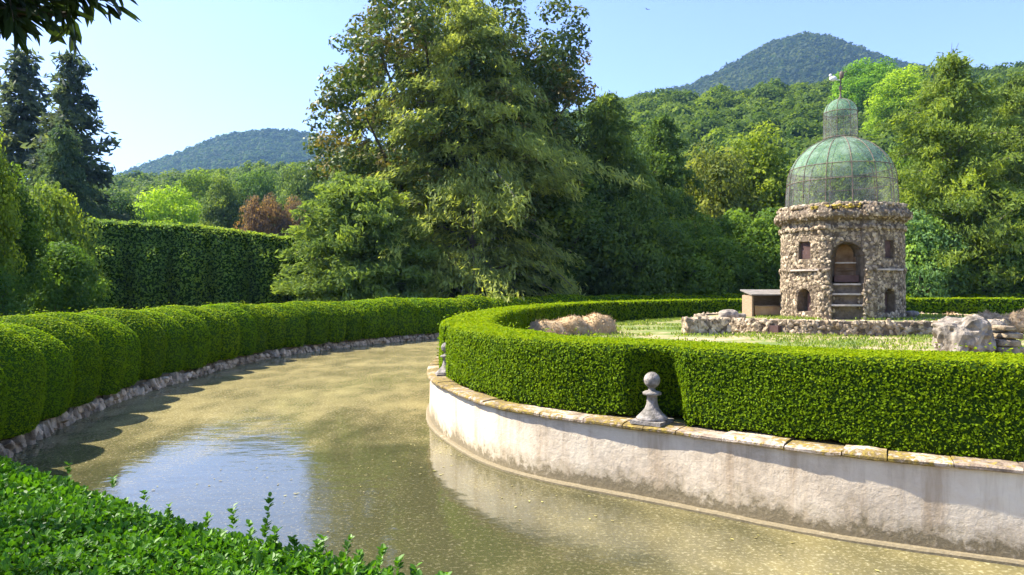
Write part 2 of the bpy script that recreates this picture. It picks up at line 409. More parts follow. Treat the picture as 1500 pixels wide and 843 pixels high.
mb = MB().add(V, Q, 0, smooth=True); v, q, t = hedge_leaves(V, Q, r, .0040, 1.75, flip, keep=farkeep); mb.add(v, q, 1, t)
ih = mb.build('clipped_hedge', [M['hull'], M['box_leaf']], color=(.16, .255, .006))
tag(ih, 'low square-cut box hedge ringing the island on top of the pale wall', 'hedge')

# finials
def lathe(prof, n=28, jitter=0):
    prof = np.asarray(prof); a = np.linspace(0, 2 * PI, n, endpoint=False); m = len(prof)
    V = np.stack([prof[None, :, 0] * np.cos(a)[:, None], prof[None, :, 0] * np.sin(a)[:, None], np.repeat(prof[None, :, 1], n, 0)], -1).reshape(-1, 3)
    I, J = np.meshgrid(np.arange(n), np.arange(m - 1), indexing='ij'); I2 = (I + 1) % n
    Q = np.stack([I * m + J, I2 * m + J, I2 * m + J + 1, I * m + J + 1], -1).reshape(-1, 4)
    if jitter: V = V + jitter * np.column_stack([fbm(V * 14, 1), fbm(V * 14, 2), fbm(V * 14, 3)])
    return V, Q
def box(x0, x1, y0, y1, z0, z1):
    V = [(x, y, z) for z in (z0, z1) for x, y in ((x0, y0), (x1, y0), (x1, y1), (x0, y1))]
    return np.array(V, float), [(0, 3, 2, 1), (4, 5, 6, 7), (0, 1, 5, 4), (1, 2, 6, 5), (2, 3, 7, 6), (3, 0, 4, 7)]
FLAB = ['grey stone ball finial in the notch of the front island hedge', 'stone finial in the narrow gap at the left end of the island hedge']
for k, fi in enumerate(fin_i):
    p = isl[fi] - isl_n[fi] * (.19, .28)[k]
    f = tag(empty('stone_finial', (p[0], p[1], .92), math.atan2(isl_n[fi][1], isl_n[fi][0])), FLAB[k], 'finial', 'ball finials on the island wall')
    f.scale = (.9,) * 3
    V, Q = box(-.225, .225, -.225, .225, 0, .05); MB().add(V, Q).build('plinth', M['finial'], f)
    V, Q = lathe([(0, .05), (.215, .05), (.215, .075), (.19, .10), (.14, .15), (.1, .2), (.078, .26), (.07, .32), (.072, .37), (.09, .385), (.125, .39), (.128, .42), (.1, .435), (.055, .445), (.045, .475), (.05, .5), (0, .5)], 28, .004)
    MB().add(V, Q, smooth=True).build('pedestal', M['finial'], f)
    V, Q = lathe([(.112 * math.sin(a), .59 - .112 * math.cos(a)) for a in np.linspace(.001, PI - .001, 16)] , 28, .004)
    MB().add(V, Q, smooth=True).build('ball', M['finial'], f)

# ------------------------------------------------------------------ rocks
def ico(sub):
    import bmesh
    bm = bmesh.new(); bmesh.ops.create_icosphere(bm, subdivisions=sub, radius=1)
    V = np.array([v.co[:] for v in bm.verts]); T = np.array([[v.index for v in f.verts] for f in bm.faces]); bm.free(); return V, T
ICO = {s: ico(s) for s in (1, 2, 3, 4)}
def rocks(P, Nn, size, r, sub=1, flat=.6, boxy=.75):
    """many rough stones set in a surface"""
    B, T = ICO[sub]; B = np.sign(B) * np.abs(B) ** boxy; n = len(P); k = len(B)
    Nn = unit(Nn); A = unit(np.cross(Nn, r.normal(size=(n, 3)))); C = np.cross(Nn, A)
    S = np.stack([r.uniform(.7, 1.3, n), r.uniform(.5, .9, n), r.uniform(.4, .8, n) * flat / .6], 1) * np.broadcast_to(size, (n,))[:, None]
    J = 1 + .28 * r.normal(size=(n, k, 1)).clip(-1.3, 1.3) * .6
    L = B[None] * S[:, None, :] * J
    V = P[:, None, :] + L[..., 0:1] * A[:, None, :] + L[..., 1:2] * C[:, None, :] + L[..., 2:3] * Nn[:, None, :]
    F_ = (T[None] + (np.arange(n) * k)[:, None, None]).reshape(-1, 3)
    tint = np.repeat(np.clip(r.normal(.5, .24, n), 0, 1), len(T))
    return V.reshape(-1, 3), F_, tint

# outer bank stone edging
r = np.random.default_rng(5); mb = MB()
sel = np.arange(0, len(bank), 1)
Pb = bank[sel]; nb = bank_n[sel]
for row, (zz, ss) in enumerate(((.03, .11), (.15, .10))):
    jit = r.normal(size=(len(Pb), 1)) * .035
    P = np.column_stack([Pb + nb * (.10 + jit), zz + r.normal(size=len(Pb)) * .02]); Nn = np.column_stack([-nb, np.full(len(nb), .35)])
    v, f, t = rocks(P, Nn, r.uniform(.75, 1.15, len(P)) * ss, r, 2, .8, .45); mb.add(v, f, tint=t + .3)
V, Q = sweep(bank, bank_n, [(.2, -.4), (.2, .28), (.5, .31)], True, False); mb.add(V, Q, 1)
o = mb.build('stone_edging', [M['rock'], M['soil']]); tag(o, 'low row of rough whitish stones along the outer bank at the waterline', 'edging')

# ------------------------------------------------------------------ scalloped outer hedge
def superell(a, b, c, e, n=26, m=18, full=False, eh=None):
    u = np.linspace(-PI, PI, n, endpoint=False); w = np.linspace(-PI / 2, PI / 2, m)
    U, W = np.meshgrid(u, w, indexing='ij'); sg = lambda x, p: np.sign(x) * np.abs(x) ** p
    cw = sg(np.cos(W), e); ee = e; e = eh or e
    if full: cw = np.where((W < 0) & (W > -PI / 2 + .01), .86 + .14 * np.cos(W), cw)
    V = np.stack([a * cw * sg(np.cos(U), e), b * cw * sg(np.sin(U), e), c * sg(np.sin(W), ee)], -1).reshape(-1, 3)
    I, J = np.meshgrid(np.arange(n), np.arange(m - 1), indexing='ij'); I2 = (I + 1) % n
    return V, np.stack([I * m + J, I2 * m + J, I2 * m + J + 1, I * m + J + 1], -1).reshape(-1, 4)
hd = tag(empty('scalloped_hedge', (-9.5, 15, GZ)), 'long hedge clipped into rounded lobes along the outer bank of the canal', 'hedge')
barc = np.arange(len(bank)) * .2
i0 = nearest(bank, (-6.7, 8.6)) - len(bank)
i1 = nearest(bank, (58, 38))
s = i0 * .2; r = np.random.default_rng(21)
lobes = []
while s < i1 * .2:
    k = int(round(s / .2)) % len(bank); p = bank[k]; d = np.linalg.norm(p)
    hw = (r.uniform(.52, .78) if d > 16 else r.uniform(.68, .92)) if d < 34 else r.uniform(.8, 1.1)
    lobes.append((p, bank_n[k], hw, r.uniform(-.09, .08) + (0 if d < 34 else .04), d)); s += hw * (1.86 if d < 34 else 1.6)
for (p, nb, hw, dh, d) in lobes:
    a = 1.35; zc = .5 * (.27 + 2.02 + dh); hz = .5 * (2.02 + dh - .27)
    V, Q = superell(a, hw * 1.12, hz, .86 if d < 34 else .72, 34 if d < 25 else 18, 24 if d < 25 else 12, True, .8)
    V[:, 0] *= 1 - .10 * (V[:, 2] / hz) ** 2 * (V[:, 2] > 0)
    T = np.array([nb[1], -nb[0]]); c = p + nb * (a - .14 + r.uniform(-.12, .12))
    W = np.column_stack([c[0] + V[:, 0] * nb[0] + V[:, 1] * T[0], c[1] + V[:, 0] * nb[1] + V[:, 1] * T[1], zc + V[:, 2]])
    W += .03 * np.column_stack([fbm(W * 1.7, 1), fbm(W * 1.7, 2), fbm(W * 1.7, 3)])
    cc, n_, a_ = quad_info(W, Q); flip = np.sum(n_[:, 2] * (cc[:, 2] > zc)) < 0
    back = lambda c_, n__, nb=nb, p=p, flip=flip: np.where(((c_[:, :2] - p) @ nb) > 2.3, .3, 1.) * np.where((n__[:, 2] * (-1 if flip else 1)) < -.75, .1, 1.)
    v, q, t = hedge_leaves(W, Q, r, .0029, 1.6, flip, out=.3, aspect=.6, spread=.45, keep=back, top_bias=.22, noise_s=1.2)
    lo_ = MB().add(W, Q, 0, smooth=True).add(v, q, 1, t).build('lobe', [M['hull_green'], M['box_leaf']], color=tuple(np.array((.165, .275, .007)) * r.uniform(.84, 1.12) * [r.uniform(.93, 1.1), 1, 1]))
    lo_.parent = hd; lo_.matrix_parent_inverse.translation = (9.5, -15, -GZ)
bpy.context.view_layer.update()

# ------------------------------------------------------------------ near foreground hedge
r = np.random.default_rng(31)
fg = catmull([(-5.9, 6.2), (-4.4, 5.1), (-2.72, 3.78), (-1.76, 3.12), (-1.25, 2.72), (-.78, 2.44), (-.36, 2.22), (.25, 1.75), (1.1, 1.1)], False, .08)
fgn = left_normals(fg, False)
if fgn[0][1] < 0: fgn = -fgn
prof = rnd_box(-1.25, -.02, GZ, 1.72, .09, 3, 8, 8)
V, Q = sweep(fg, fgn, prof, False); V += .05 * np.column_stack([fbm(V * 2, 1), fbm(V * 2, 2), .7 * fbm(V * 2, 3)])
c, n_, a_ = quad_info(V, Q); flip = np.sum(n_[:, 2] * (c[:, 2] > 1.6)) < 0
mb = MB().add(V, Q, 0, smooth=True); m = len(prof); mb.add(V[:m], [list(range(m))]); mb.add(V[-m:], [list(range(m))])
vis = lambda c_, n__: np.where(c_[:, 2] > 1.3, 1., .25) * np.where(c_[:, 1] > 5, .3, 1.)
P, n, s = scatter(V, Q, r, lambda d: np.clip(.0088 * d, .024, .06), 3.2, vis)
if flip: n = -n
P = P + n * r.uniform(-.035, .035, len(P))[:, None]
Nn = unit(n * .6 + [0, 0, .5] + .6 * r.normal(size=P.shape)); D = unit(n * .5 + [0, 0, .25] + .75 * r.normal(size=P.shape))
v, q = oval_leaves(P, D, Nn, s * r.uniform(.62, 1.05, len(s)), r, .74)
t = np.clip(.42 + .16 * r.normal(size=len(P)) * 1.5 + .25 * fbm(P * 5, 3) + .12 * (r.random(len(P)) > .8), 0, 1); mb.add(v, q, 1, np.concatenate([t, t]))
# sprigs standing up out of the clipped surface
top = P[(n[:, 2] > .6) & (P[:, 1] < 5)]; pick = top[r.integers(0, len(top), 420)]
edge = np.array([0, .1, .05]) + np.array([[-.55, 2.22, 1.66], [-.42, 2.15, 1.66], [-.62, 2.25, 1.67], [-.85, 2.36, 1.67], [-.98, 2.42, 1.68], [-.3, 2.08, 1.66], [-.72, 2.3, 1.66], [-.2, 2.0, 1.66], [-.48, 2.18, 1.66], [-.9, 2.38, 1.66], [-1.12, 2.52, 1.66], [-1.3, 2.62, 1.66], [-1.5, 2.83, 1.66], [-1.75, 3.05, 1.66], [-2.1, 3.3, 1.66]])
tall = np.concatenate([r.uniform(.02, .06, len(pick)), [.07, .08, .07, .16, .09, .05, .05, .05, .05, .07, .05, .06, .05, .05, .05]]); pick = np.concatenate([pick, edge])
vs = [];
for p, h in zip(pick, tall):
    ax = unit(np.array([r.normal() * .25, r.normal() * .25, 1.])); nl = int(10 + h * 150)
    tt = r.uniform(.1, 1.05, nl); az = r.uniform(0, 2 * PI, nl)
    Pl = p + ax * (tt * h)[:, None]; D = np.column_stack([np.cos(az), np.sin(az), np.full(nl, .7)]); Nl = np.column_stack([-np.cos(az), -np.sin(az), np.full(nl, 1.2)])
    v, q = oval_leaves(Pl, D, Nl, r.uniform(.018, .03, nl), r, .65); mb.add(v, q, 1, np.clip(.55 + .15 * r.normal(size=2 * nl), 0, 1))
o = mb.build('box_hedge', [M['hull'], M['near_leaf']], color=(.082, .21, .012)); tag(o, 'leafy near hedge with loose sprigs in the bottom left corner', 'hedge')

# ------------------------------------------------------------------ tubes, trees
def tube(pts, rad, n=7):
    pts = np.asarray(pts, float); T = unit(np.gradient(pts, axis=0)); A = unit(np.cross(T, [.31, .95, .05])); B = np.cross(T, A)
    a = np.linspace(0, 2 * PI, n, endpoint=False); rad = np.broadcast_to(rad, (len(pts),))
    V = pts[:, None] + rad[:, None, None] * (np.cos(a)[None, :, None] * A[:, None] + np.sin(a)[None, :, None] * B[:, None]); m = len(pts)
    I, J = np.meshgrid(np.arange(m - 1), np.arange(n), indexing='ij'); J2 = (J + 1) % n
    return V.reshape(-1, 3), np.stack([I * n + J, I * n + J2, (I + 1) * n + J2, (I + 1) * n + J], -1).reshape(-1, 4)

def broadleaf(seed, R, H, zb=.2, ncl=170, per=110, lsize=.3, cr=1.3, shape=1.0, lsf=None, gap=.0, asp=.6):
    """crown of many leaf puffs around limbs; returns (crown, trunk) builders"""
    r = np.random.default_rng(seed); cb, tb = MB(), MB()
    n = ncl; dirs = unit(r.normal(size=(n, 3))); rr = r.random(n) ** .36
    lump = 1 + .28 * fbm(dirs * 1.6 + seed, seed)
    c = dirs * rr[:, None] * lump[:, None]; zn = c[:, 2]
    wid = np.where(zn > 0, 1 - .25 * shape * zn, 1.0)
    ch = H * (1 - zb) / 2
    C = np.column_stack([c[:, 0] * wid * R, c[:, 1] * wid * R, H * zb + ch + c[:, 2] * ch])
    C = C[C[:, 2] > H * .04]
    n = len(C); cs = cr * r.uniform(.6, 1.25, n)
    cid = np.repeat(np.arange(n), (per * (cs / cr) ** 2).astype(int)); m = len(cid)
    d = unit(r.normal(size=(m, 3)) + [0, 0, .25]); q = r.uniform(.45, 1.0, m) ** .7
    P = C[cid] + d * (cs[cid] * q)[:, None] * [1.15, 1.15, .75]
    v, f = kites(P, d + [0, 0, .45], lsize, r, .55, asp)
    ct = r.normal(size=n) * .24
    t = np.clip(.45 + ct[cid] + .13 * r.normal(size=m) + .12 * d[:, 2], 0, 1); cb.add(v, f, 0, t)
    tr = H * .018 + .08
    top = np.array([r.normal() * .05 * R, r.normal() * .05 * R, H * .75]); tt = np.linspace(0, 1, 7)[:, None]
    tp = tt * top + np.column_stack([np.sin(tt[:, 0] * 4 + seed) * .03 * R, np.cos(tt[:, 0] * 3) * .02 * R, np.zeros(7)]) ; tb.add(*tube(tp, tr * np.linspace(1.2, .25, 7)), smooth=True)
    for k in r.integers(0, n, 16):
        e = C[k]; s0 = np.clip(e[2] / H - .3, .12, .6) * np.array([0, 0, H * .9]); s0[:2] = np.interp(s0[2], tp[:, 2], tp[:, 0]), np.interp(s0[2], tp[:, 2], tp[:, 1])
        t5 = np.linspace(0, 1, 5)[:, None]; pp = s0 + (e - s0) * t5; pp[:, 2] += np.sin(t5[:, 0] * PI) * -.06 * H * .5
        tb.add(*tube(pp, tr * np.linspace(.45, .1, 5), 5), smooth=True)
    return cb, tb

def conifer(seed, H, prof, nb=150, rise=.2, droop=.5, L=.5, W=.14, per=9, hang=.6, zb=.06, step=.55, sprayw=.22, bare=.25, base_r=None, jit=.35):
    r = np.random.default_rng(seed); cb, tb = MB(), MB(); tr = H * .016 + .05
    zt = np.linspace(0, H * .99, 9); tb.add(*tube(np.column_stack([.15 * np.sin(zt * .5 + seed), .1 * np.cos(zt * .4), zt]), tr * np.linspace(1.1, .08, 9)), smooth=True)
    for b in range(nb):
        h = zb + (1 - zb) * ((b + r.random()) / nb) ** 1.0; az = b * 2.399 + r.normal() * .4
        R = prof(h) * (1 + jit * r.normal() * .6); R = max(R, .25)
        rd = rise * r.uniform(.6, 1.4); dr = droop * r.uniform(.6, 1.4)
        o_ = np.array([math.cos(az), math.sin(az), 0]); lat = np.array([-o_[1], o_[0], 0])
        ts = np.linspace(0, 1, 6); bp = np.column_stack([o_[0] * ts * R, o_[1] * ts * R, h * H + rd * ts * R - dr * ts ** 2 * R])
        if b % 2 == 0: tb.add(*tube(bp, tr * .28 * (1 - h * .6) * np.linspace(1, .15, 6), 4), smooth=True)
        na = max(3, int(R / step * 2.2)); ta = r.uniform(bare, 1.02, na)
        a = np.column_stack([o_[0] * ta * R, o_[1] * ta * R, h * H + rd * ta * R - dr * ta ** 2 * R])
        a = a + lat * (r.normal(size=na) * sprayw * R * (1.15 - ta) + r.normal(size=na) * .15)[:, None]
        sl = rd - 2 * dr * ta
        m = na * per; ai = np.repeat(np.arange(na), per)
        P = a[ai] + r.normal(size=(m, 3)) * [.32, .32, .26] * step * 1.3
        D = unit(o_[None] + np.array([0, 0, 1.]) * sl[ai][:, None] - np.array([0, 0, hang]) + r.normal(size=(m, 3)) * .45)
        v, f = kites(P, unit(r.normal(size=(m, 3)) + [0, 0, .6]), L, r, .4, W / L, D)
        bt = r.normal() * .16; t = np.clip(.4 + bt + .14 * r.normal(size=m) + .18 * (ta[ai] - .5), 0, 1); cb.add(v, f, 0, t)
    return cb, tb

def meshes(name, cbtb, leafm='tree_leaf', bark='bark'):
    return (cbtb[0].mesh(name + '_crown', [M[leafm]]), cbtb[1].mesh(name + '_trunk', [M[bark]]))
def plant(kind, pair, x, d, label, cat, color, sx=1., sz=1., rz=0., group=None, z=GZ - .05):
    root = empty(kind, (x, d, z), rz); tag(root, label, cat, group)
    for nm, me in (('crown', pair[0]), ('trunk', pair[1])):
        o = bpy.data.objects.new(nm, me); COL.objects.link(o); o.parent = root; o.scale = (sx, sx, sz)
        if nm == 'crown': o.color = (*(c * 1.85 for c in color), 1)
    return root
def wx(px, d): return (px - CX) / F * d
def wz(py, d): return EYE + (CY - py) / F * d

# prototypes (height, radius in metres as built)
B1 = meshes('round', broadleaf(1, 5.0, 11, .12, 190, 120, .34, 1.35)); B2 = meshes('spread', broadleaf(2, 5.5, 10, .08, 210, 115, .34, 1.3, .6))
B3 = meshes('upright', broadleaf(3, 4.0, 14, .12, 210, 120, .34, 1.3)); BS = meshes('bush', broadleaf(4, 2.5, 4.6, .02, 90, 170, .2, .85, .5))
BL = meshes('lofty', broadleaf(5, 4.5, 16, .14, 260, 110, .36, 1.4, .9))
cone = lambda R, H: (lambda h: R * (1 - h) ** .75 + .4)
CD = meshes('dark_conifer', conifer(11, 16, lambda h: 4.6 * min(1, (1.03 - h) * 1.7) ** .8 + .3, 190, .3, .5, .4, .13, 15, .4, jit=.5))
CS = meshes('spire', conifer(12, 20, lambda h: 3.6 * (1.02 - h) ** .7 * (1 + .25 * math.sin(h * 40)) + .35, 185, .35, .35, .6, .2, 8, .15, .1, .6, .16))
CS2 = meshes('spire', conifer(13, 19, lambda h: 4.0 * (1.02 - h) ** .75 * (1 + .25 * math.sin(h * 33 + 1)) + .35, 185, .35, .35, .6, .2, 8, .15, .1, .6, .16))
CW = meshes('weeping', conifer(14, 16, lambda h: 5.6 * min(1, (1.02 - h) * 1.35) ** .8 + .3, 210, .6, .45, .4, .11, 17, .25, jit=.5), bark='bark_pale')

def auto(kind, pair, ph, pr, px, top, wpx, d, label, cat, color, rz=None, group=None):
    sz = (wz(top, d) - GZ) / ph; sx = wpx / F * d / (2 * pr)
    return plant(kind, pair, wx(px, d), d, label, cat, color, sx, sz, random.uniform(0, 6.28) if rz is None else rz, group)

# big trees
mag = meshes('magnolia', broadleaf(40, 11.6, 29.0, .06, 640, 150, .36, 1.2, .6, asp=.55), 'magnolia_leaf')
plant('magnolia_tree', mag, wx(664, 59), 59, 'tallest tree, broad magnolia with clumps of bronze and green leaves against the sky', 'tree', (.055, .08, .02), 1.05, 1.0, 2.2)
cyp = meshes('cypress', conifer(41, 24.0, lambda h: 6.6 * min(1, (1.04 - h) * 1.5) ** .7 + .4, 330, .75, .75, .46, .11, 13, .75, .05, .6, .2, .3, jit=.6), bark='bark_pale')
auto('cypress_tree', cyp, 24.0, 6.6, 690, 8, 262, 52, 'tall feathery yellow-green conifer standing in front of the bronze-leaved tree', 'tree', (.17, .2, .062), 1.0)
yew = meshes('yew', conifer(42, 8.6, lambda h: 5.0 * math.sqrt(max(0, 1.04 - h ** 1.6)) + .2, 260, .35, .25, .42, .12, 11, .1, .03, .45, .3, .25))
auto('yew_tree', yew, 8.6, 5.0, 530, 268, 205, 46, 'rounded grey-green yew beside the tall clipped hedge, low in front of the big trees', 'tree', (.095, .135, .036))

G1, G2, G3, YG, DK, OL = (.085, .135, .024), (.085, .135, .02), (.08, .12, .03), (.15, .19, .02), (.08, .118, .035), (.10, .12, .028)
T = [
 # kind, proto, h, r, px, top, wpx, d, label, colour
 ('conifer_tree', CD, 16, 4.6, 888, 142, 165, 62, 'dark blue-green conifer directly right of the feathery yellow-green one, its top against the sky', DK),
 ('leafy_tree', B3, 14, 4, 800, 225, 170, 56, 'dark leafy tree filling the gap under the right edge of the tallest crown', G3),
 ('conifer_tree', CD, 16, 4.6, 968, 172, 130, 66, 'dark green conifer with a narrow top right of the dark blue-green conifer', (.06, .10, .03)),
 ('leafy_tree', B2, 10, 5.5, 930, 290, 150, 57, 'dark low-branched tree at the foot of the two dark conifers', G3),
 ('leafy_tree', B1, 11, 5, 1040, 215, 150, 74, 'mid-green round tree between the dark conifers and the domed tower', OL),
 ('leafy_tree', B3, 14, 4, 1105, 205, 120, 78, 'yellowish green tree just left of the tower lantern', (.11, .15, .022)),
 ('leafy_tree', B2, 10, 5.5, 1010, 320, 150, 58, 'deep green leafy tree above the dark gap in the far hedge', G1),
 ('leafy_tree', B1, 11, 5, 1098, 305, 145, 60, 'bright-edged leafy green tree right behind the small open shed', (.075, .125, .022)),
 ('leafy_tree', B1, 11, 5, 1215, 215, 150, 74, 'green tree seen through the netting of the tower dome', G2),
 ('leafy_tree', B1, 11, 5, 1270, 88, 92, 250, 'vivid green round tree rising beside the lantern above the tower dome', (.095, .18, .015)),
 ('leafy_tree', B3, 14, 4, 1322, 108, 88, 200, 'yellow-green tree glowing between the tower dome and the weeping conifers', (.16, .235, .015)),
 ('weeping_conifer', CW, 16, 5.6, 1392, 88, 200, 60, 'large olive-yellow conifer with feathery sprays and bare twigs at its top, right of the dome', (.105, .145, .03)),
 ('weeping_conifer', CW, 16, 5.6, 1492, 118, 190, 64, 'olive conifer at the right edge of the view behind the hedge lobes', (.085, .12, .03)),
 ('flowering_bush', BS, 4.6, 2.5, 1342, 322, 110, 57, 'pale leafy bush just right of the tower body', (.10, .17, .055)),
 ('leafy_bush', BS, 4.6, 2.5, 1418, 345, 120, 58, 'dark green leafy bush beneath the large olive-yellow conifer', G1),
 ('leafy_bush', BS, 4.6, 2.5, 1492, 300, 140, 58, 'big-leaved green bush at the right edge of the view', (.075, .125, .025)),
 ('leafy_tree', B2, 10, 5.5, 1330, 215, 130, 72, 'shadowy green tree tucked behind the right side of the dome', G1),
 ('leafy_tree', B1, 11, 5, 1610, 150, 190, 62, 'leafy green tree just past the right edge conifer', G1),
 ('weeping_conifer', CW, 16, 5.6, 1760, 130, 210, 66, 'olive conifer standing furthest right along the canal', OL),
 ('spire_conifer', CS, 20, 3.6, 34, 76, 135, 72, 'dark blue-grey spire conifer nearest the left edge', (.055, .072, .055)),
 ('spire_conifer', CS2, 19, 4.0, 104, 84, 150, 67, 'dark blue-grey spire conifer with the clear pointed top under the overhanging branch', (.055, .074, .056)),
 ('spire_conifer', CD, 16, 4.6, 92, 190, 120, 60, 'shorter dark grey-green conifer in front of the two spire conifers', (.05, .08, .048)),
 ('spire_conifer', CS, 20, 3.6, -40, 60, 120, 75, 'dark spire conifer just beyond the left edge', (.055, .072, .055)),
 ('leafy_shrub', B3, 14, 4, -28, 200, 90, 27, 'yellow-leaved shrub top catching light at the left edge', (.11, .15, .02)),
 ('leafy_tree', B3, 14, 4, 2, 262, 105, 30, 'very dark green leafy tree at the left edge above the near hedge', (.05, .09, .018)),
 ('leafy_shrub', BS, 4.6, 2.5, 72, 285, 120, 38, 'yellow-green sunlit shrub between the spire conifers and the tall clipped hedge', (.10, .14, .025)),
 ('leafy_shrub', BS, 4.6, 2.5, 88, 365, 110, 34, 'dark green low bush in front of the lit end of the tall clipped hedge', (.055, .10, .02)),
 ('leafy_shrub', BS, 4.6, 2.5, -50, 380, 130, 26, 'dark green bush behind the lobed hedge beyond the left edge', (.055, .10, .02)),
 ('leafy_tree', B2, 10, 5.5, 248, 276, 118, 118, 'bright yellow-green tree above the tall clipped hedge', (.16, .24, .02)),
 ('brown_tree', B1, 11, 5, 386, 285, 72, 96, 'reddish brown withered tree above the right part of the tall clipped hedge', (.125, .082, .055)),
 ('brown_tree', B2, 10, 5.5, 432, 292, 62, 98, 'smaller pinkish brown tree beside the rounded yew', (.13, .09, .062)),
 ('leafy_tree', B3, 14, 4, 328, 268, 66, 104, 'dark green tree between the yellow-green one and the reddish brown one', DK),
 ('leafy_tree', B1, 11, 5, 440, 238, 80, 128, 'blue-dark round tree on the slope above the pinkish brown one', DK),
 ('leafy_tree', B1, 11, 5, 165, 282, 90, 90, 'dark green tree behind the left end of the tall clipped hedge', (.03, .06, .025)),
 ('leafy_tree', B1, 11, 5, 300, 250, 85, 150, 'mid-green round tree on the slope above the yellow-green tree', G2),
 ('leafy_tree', B2, 10, 5.5, 380, 250, 90, 150, 'mid-green tree on the slope above the reddish brown tree', (.055, .1, .025)),
]
TREES = T
# bare twigs at the top of the large olive conifer are a thing of their own tree: dead snag behind it
sn = tag(empty('dead_tree', (wx(1384, 63), 63, GZ)), 'leafless dead treetop poking above the large olive-yellow conifer', 'tree'); mb = MB()
H = wz(62, 63) - GZ
mb.add(*tube([(0, 0, 0), (.1, 0, H * .5), (.0, 0, H * .9), (-.2, 0, H * .96)], [.3, .2, .06, .02], 6)).add(*tube([(0, 0, H * .86), (.6, .2, H * .93), (1.4, .3, H * 1.0)], [.06, .04, .015], 5)).add(*tube([(0, 0, H * .8), (-.8, .3, H * .87), (-1.0, .3, H * .93)], [.06, .04, .015], 5)).add(*tube([(.6, .2, H * .93), (.7, .1, H * 1.0)], [.03, .01], 4))
mb.build('trunk', M['bark'], sn)

# ------------------------------------------------------------------ tall clipped hedge wall
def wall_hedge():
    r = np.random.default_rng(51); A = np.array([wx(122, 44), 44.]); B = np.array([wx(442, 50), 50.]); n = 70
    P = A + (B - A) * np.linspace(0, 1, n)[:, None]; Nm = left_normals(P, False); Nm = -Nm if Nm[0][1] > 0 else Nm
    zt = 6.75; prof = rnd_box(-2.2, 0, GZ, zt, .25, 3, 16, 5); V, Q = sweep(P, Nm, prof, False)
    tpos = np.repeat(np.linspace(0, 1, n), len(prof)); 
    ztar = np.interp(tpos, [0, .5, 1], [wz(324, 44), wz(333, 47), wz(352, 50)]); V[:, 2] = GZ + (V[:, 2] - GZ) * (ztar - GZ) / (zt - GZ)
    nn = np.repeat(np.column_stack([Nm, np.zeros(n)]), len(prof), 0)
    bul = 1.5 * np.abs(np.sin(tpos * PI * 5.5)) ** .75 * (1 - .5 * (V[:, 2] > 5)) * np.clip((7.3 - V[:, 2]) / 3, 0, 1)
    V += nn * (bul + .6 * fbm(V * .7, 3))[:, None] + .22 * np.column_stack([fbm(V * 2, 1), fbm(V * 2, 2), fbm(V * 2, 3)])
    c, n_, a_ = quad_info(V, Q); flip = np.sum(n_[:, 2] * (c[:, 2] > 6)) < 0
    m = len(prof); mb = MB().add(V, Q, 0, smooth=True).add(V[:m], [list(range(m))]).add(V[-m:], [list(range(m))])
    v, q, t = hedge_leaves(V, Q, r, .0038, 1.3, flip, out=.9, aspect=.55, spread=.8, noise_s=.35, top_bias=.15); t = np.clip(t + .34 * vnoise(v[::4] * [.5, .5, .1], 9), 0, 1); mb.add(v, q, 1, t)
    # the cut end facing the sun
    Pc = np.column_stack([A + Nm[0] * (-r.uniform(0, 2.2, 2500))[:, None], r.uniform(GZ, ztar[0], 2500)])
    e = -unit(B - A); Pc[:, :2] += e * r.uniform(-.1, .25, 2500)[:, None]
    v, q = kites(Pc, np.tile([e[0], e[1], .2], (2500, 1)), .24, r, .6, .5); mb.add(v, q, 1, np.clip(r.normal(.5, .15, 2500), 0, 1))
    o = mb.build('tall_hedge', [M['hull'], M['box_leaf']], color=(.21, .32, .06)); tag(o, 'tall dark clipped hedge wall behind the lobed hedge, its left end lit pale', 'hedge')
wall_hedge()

# undergrowth band under the trees (nobody could count it)
r = np.random.default_rng(61); n = 26000
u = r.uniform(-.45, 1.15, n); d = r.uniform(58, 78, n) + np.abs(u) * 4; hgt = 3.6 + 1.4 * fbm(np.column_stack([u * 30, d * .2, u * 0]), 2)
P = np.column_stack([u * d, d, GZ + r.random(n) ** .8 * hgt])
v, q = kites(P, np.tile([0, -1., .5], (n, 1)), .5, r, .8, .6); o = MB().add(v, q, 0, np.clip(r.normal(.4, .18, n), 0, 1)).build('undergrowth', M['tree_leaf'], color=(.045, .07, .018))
tag(o, 'dark undergrowth filling the shade below the trees', 'undergrowth', kind='stuff')

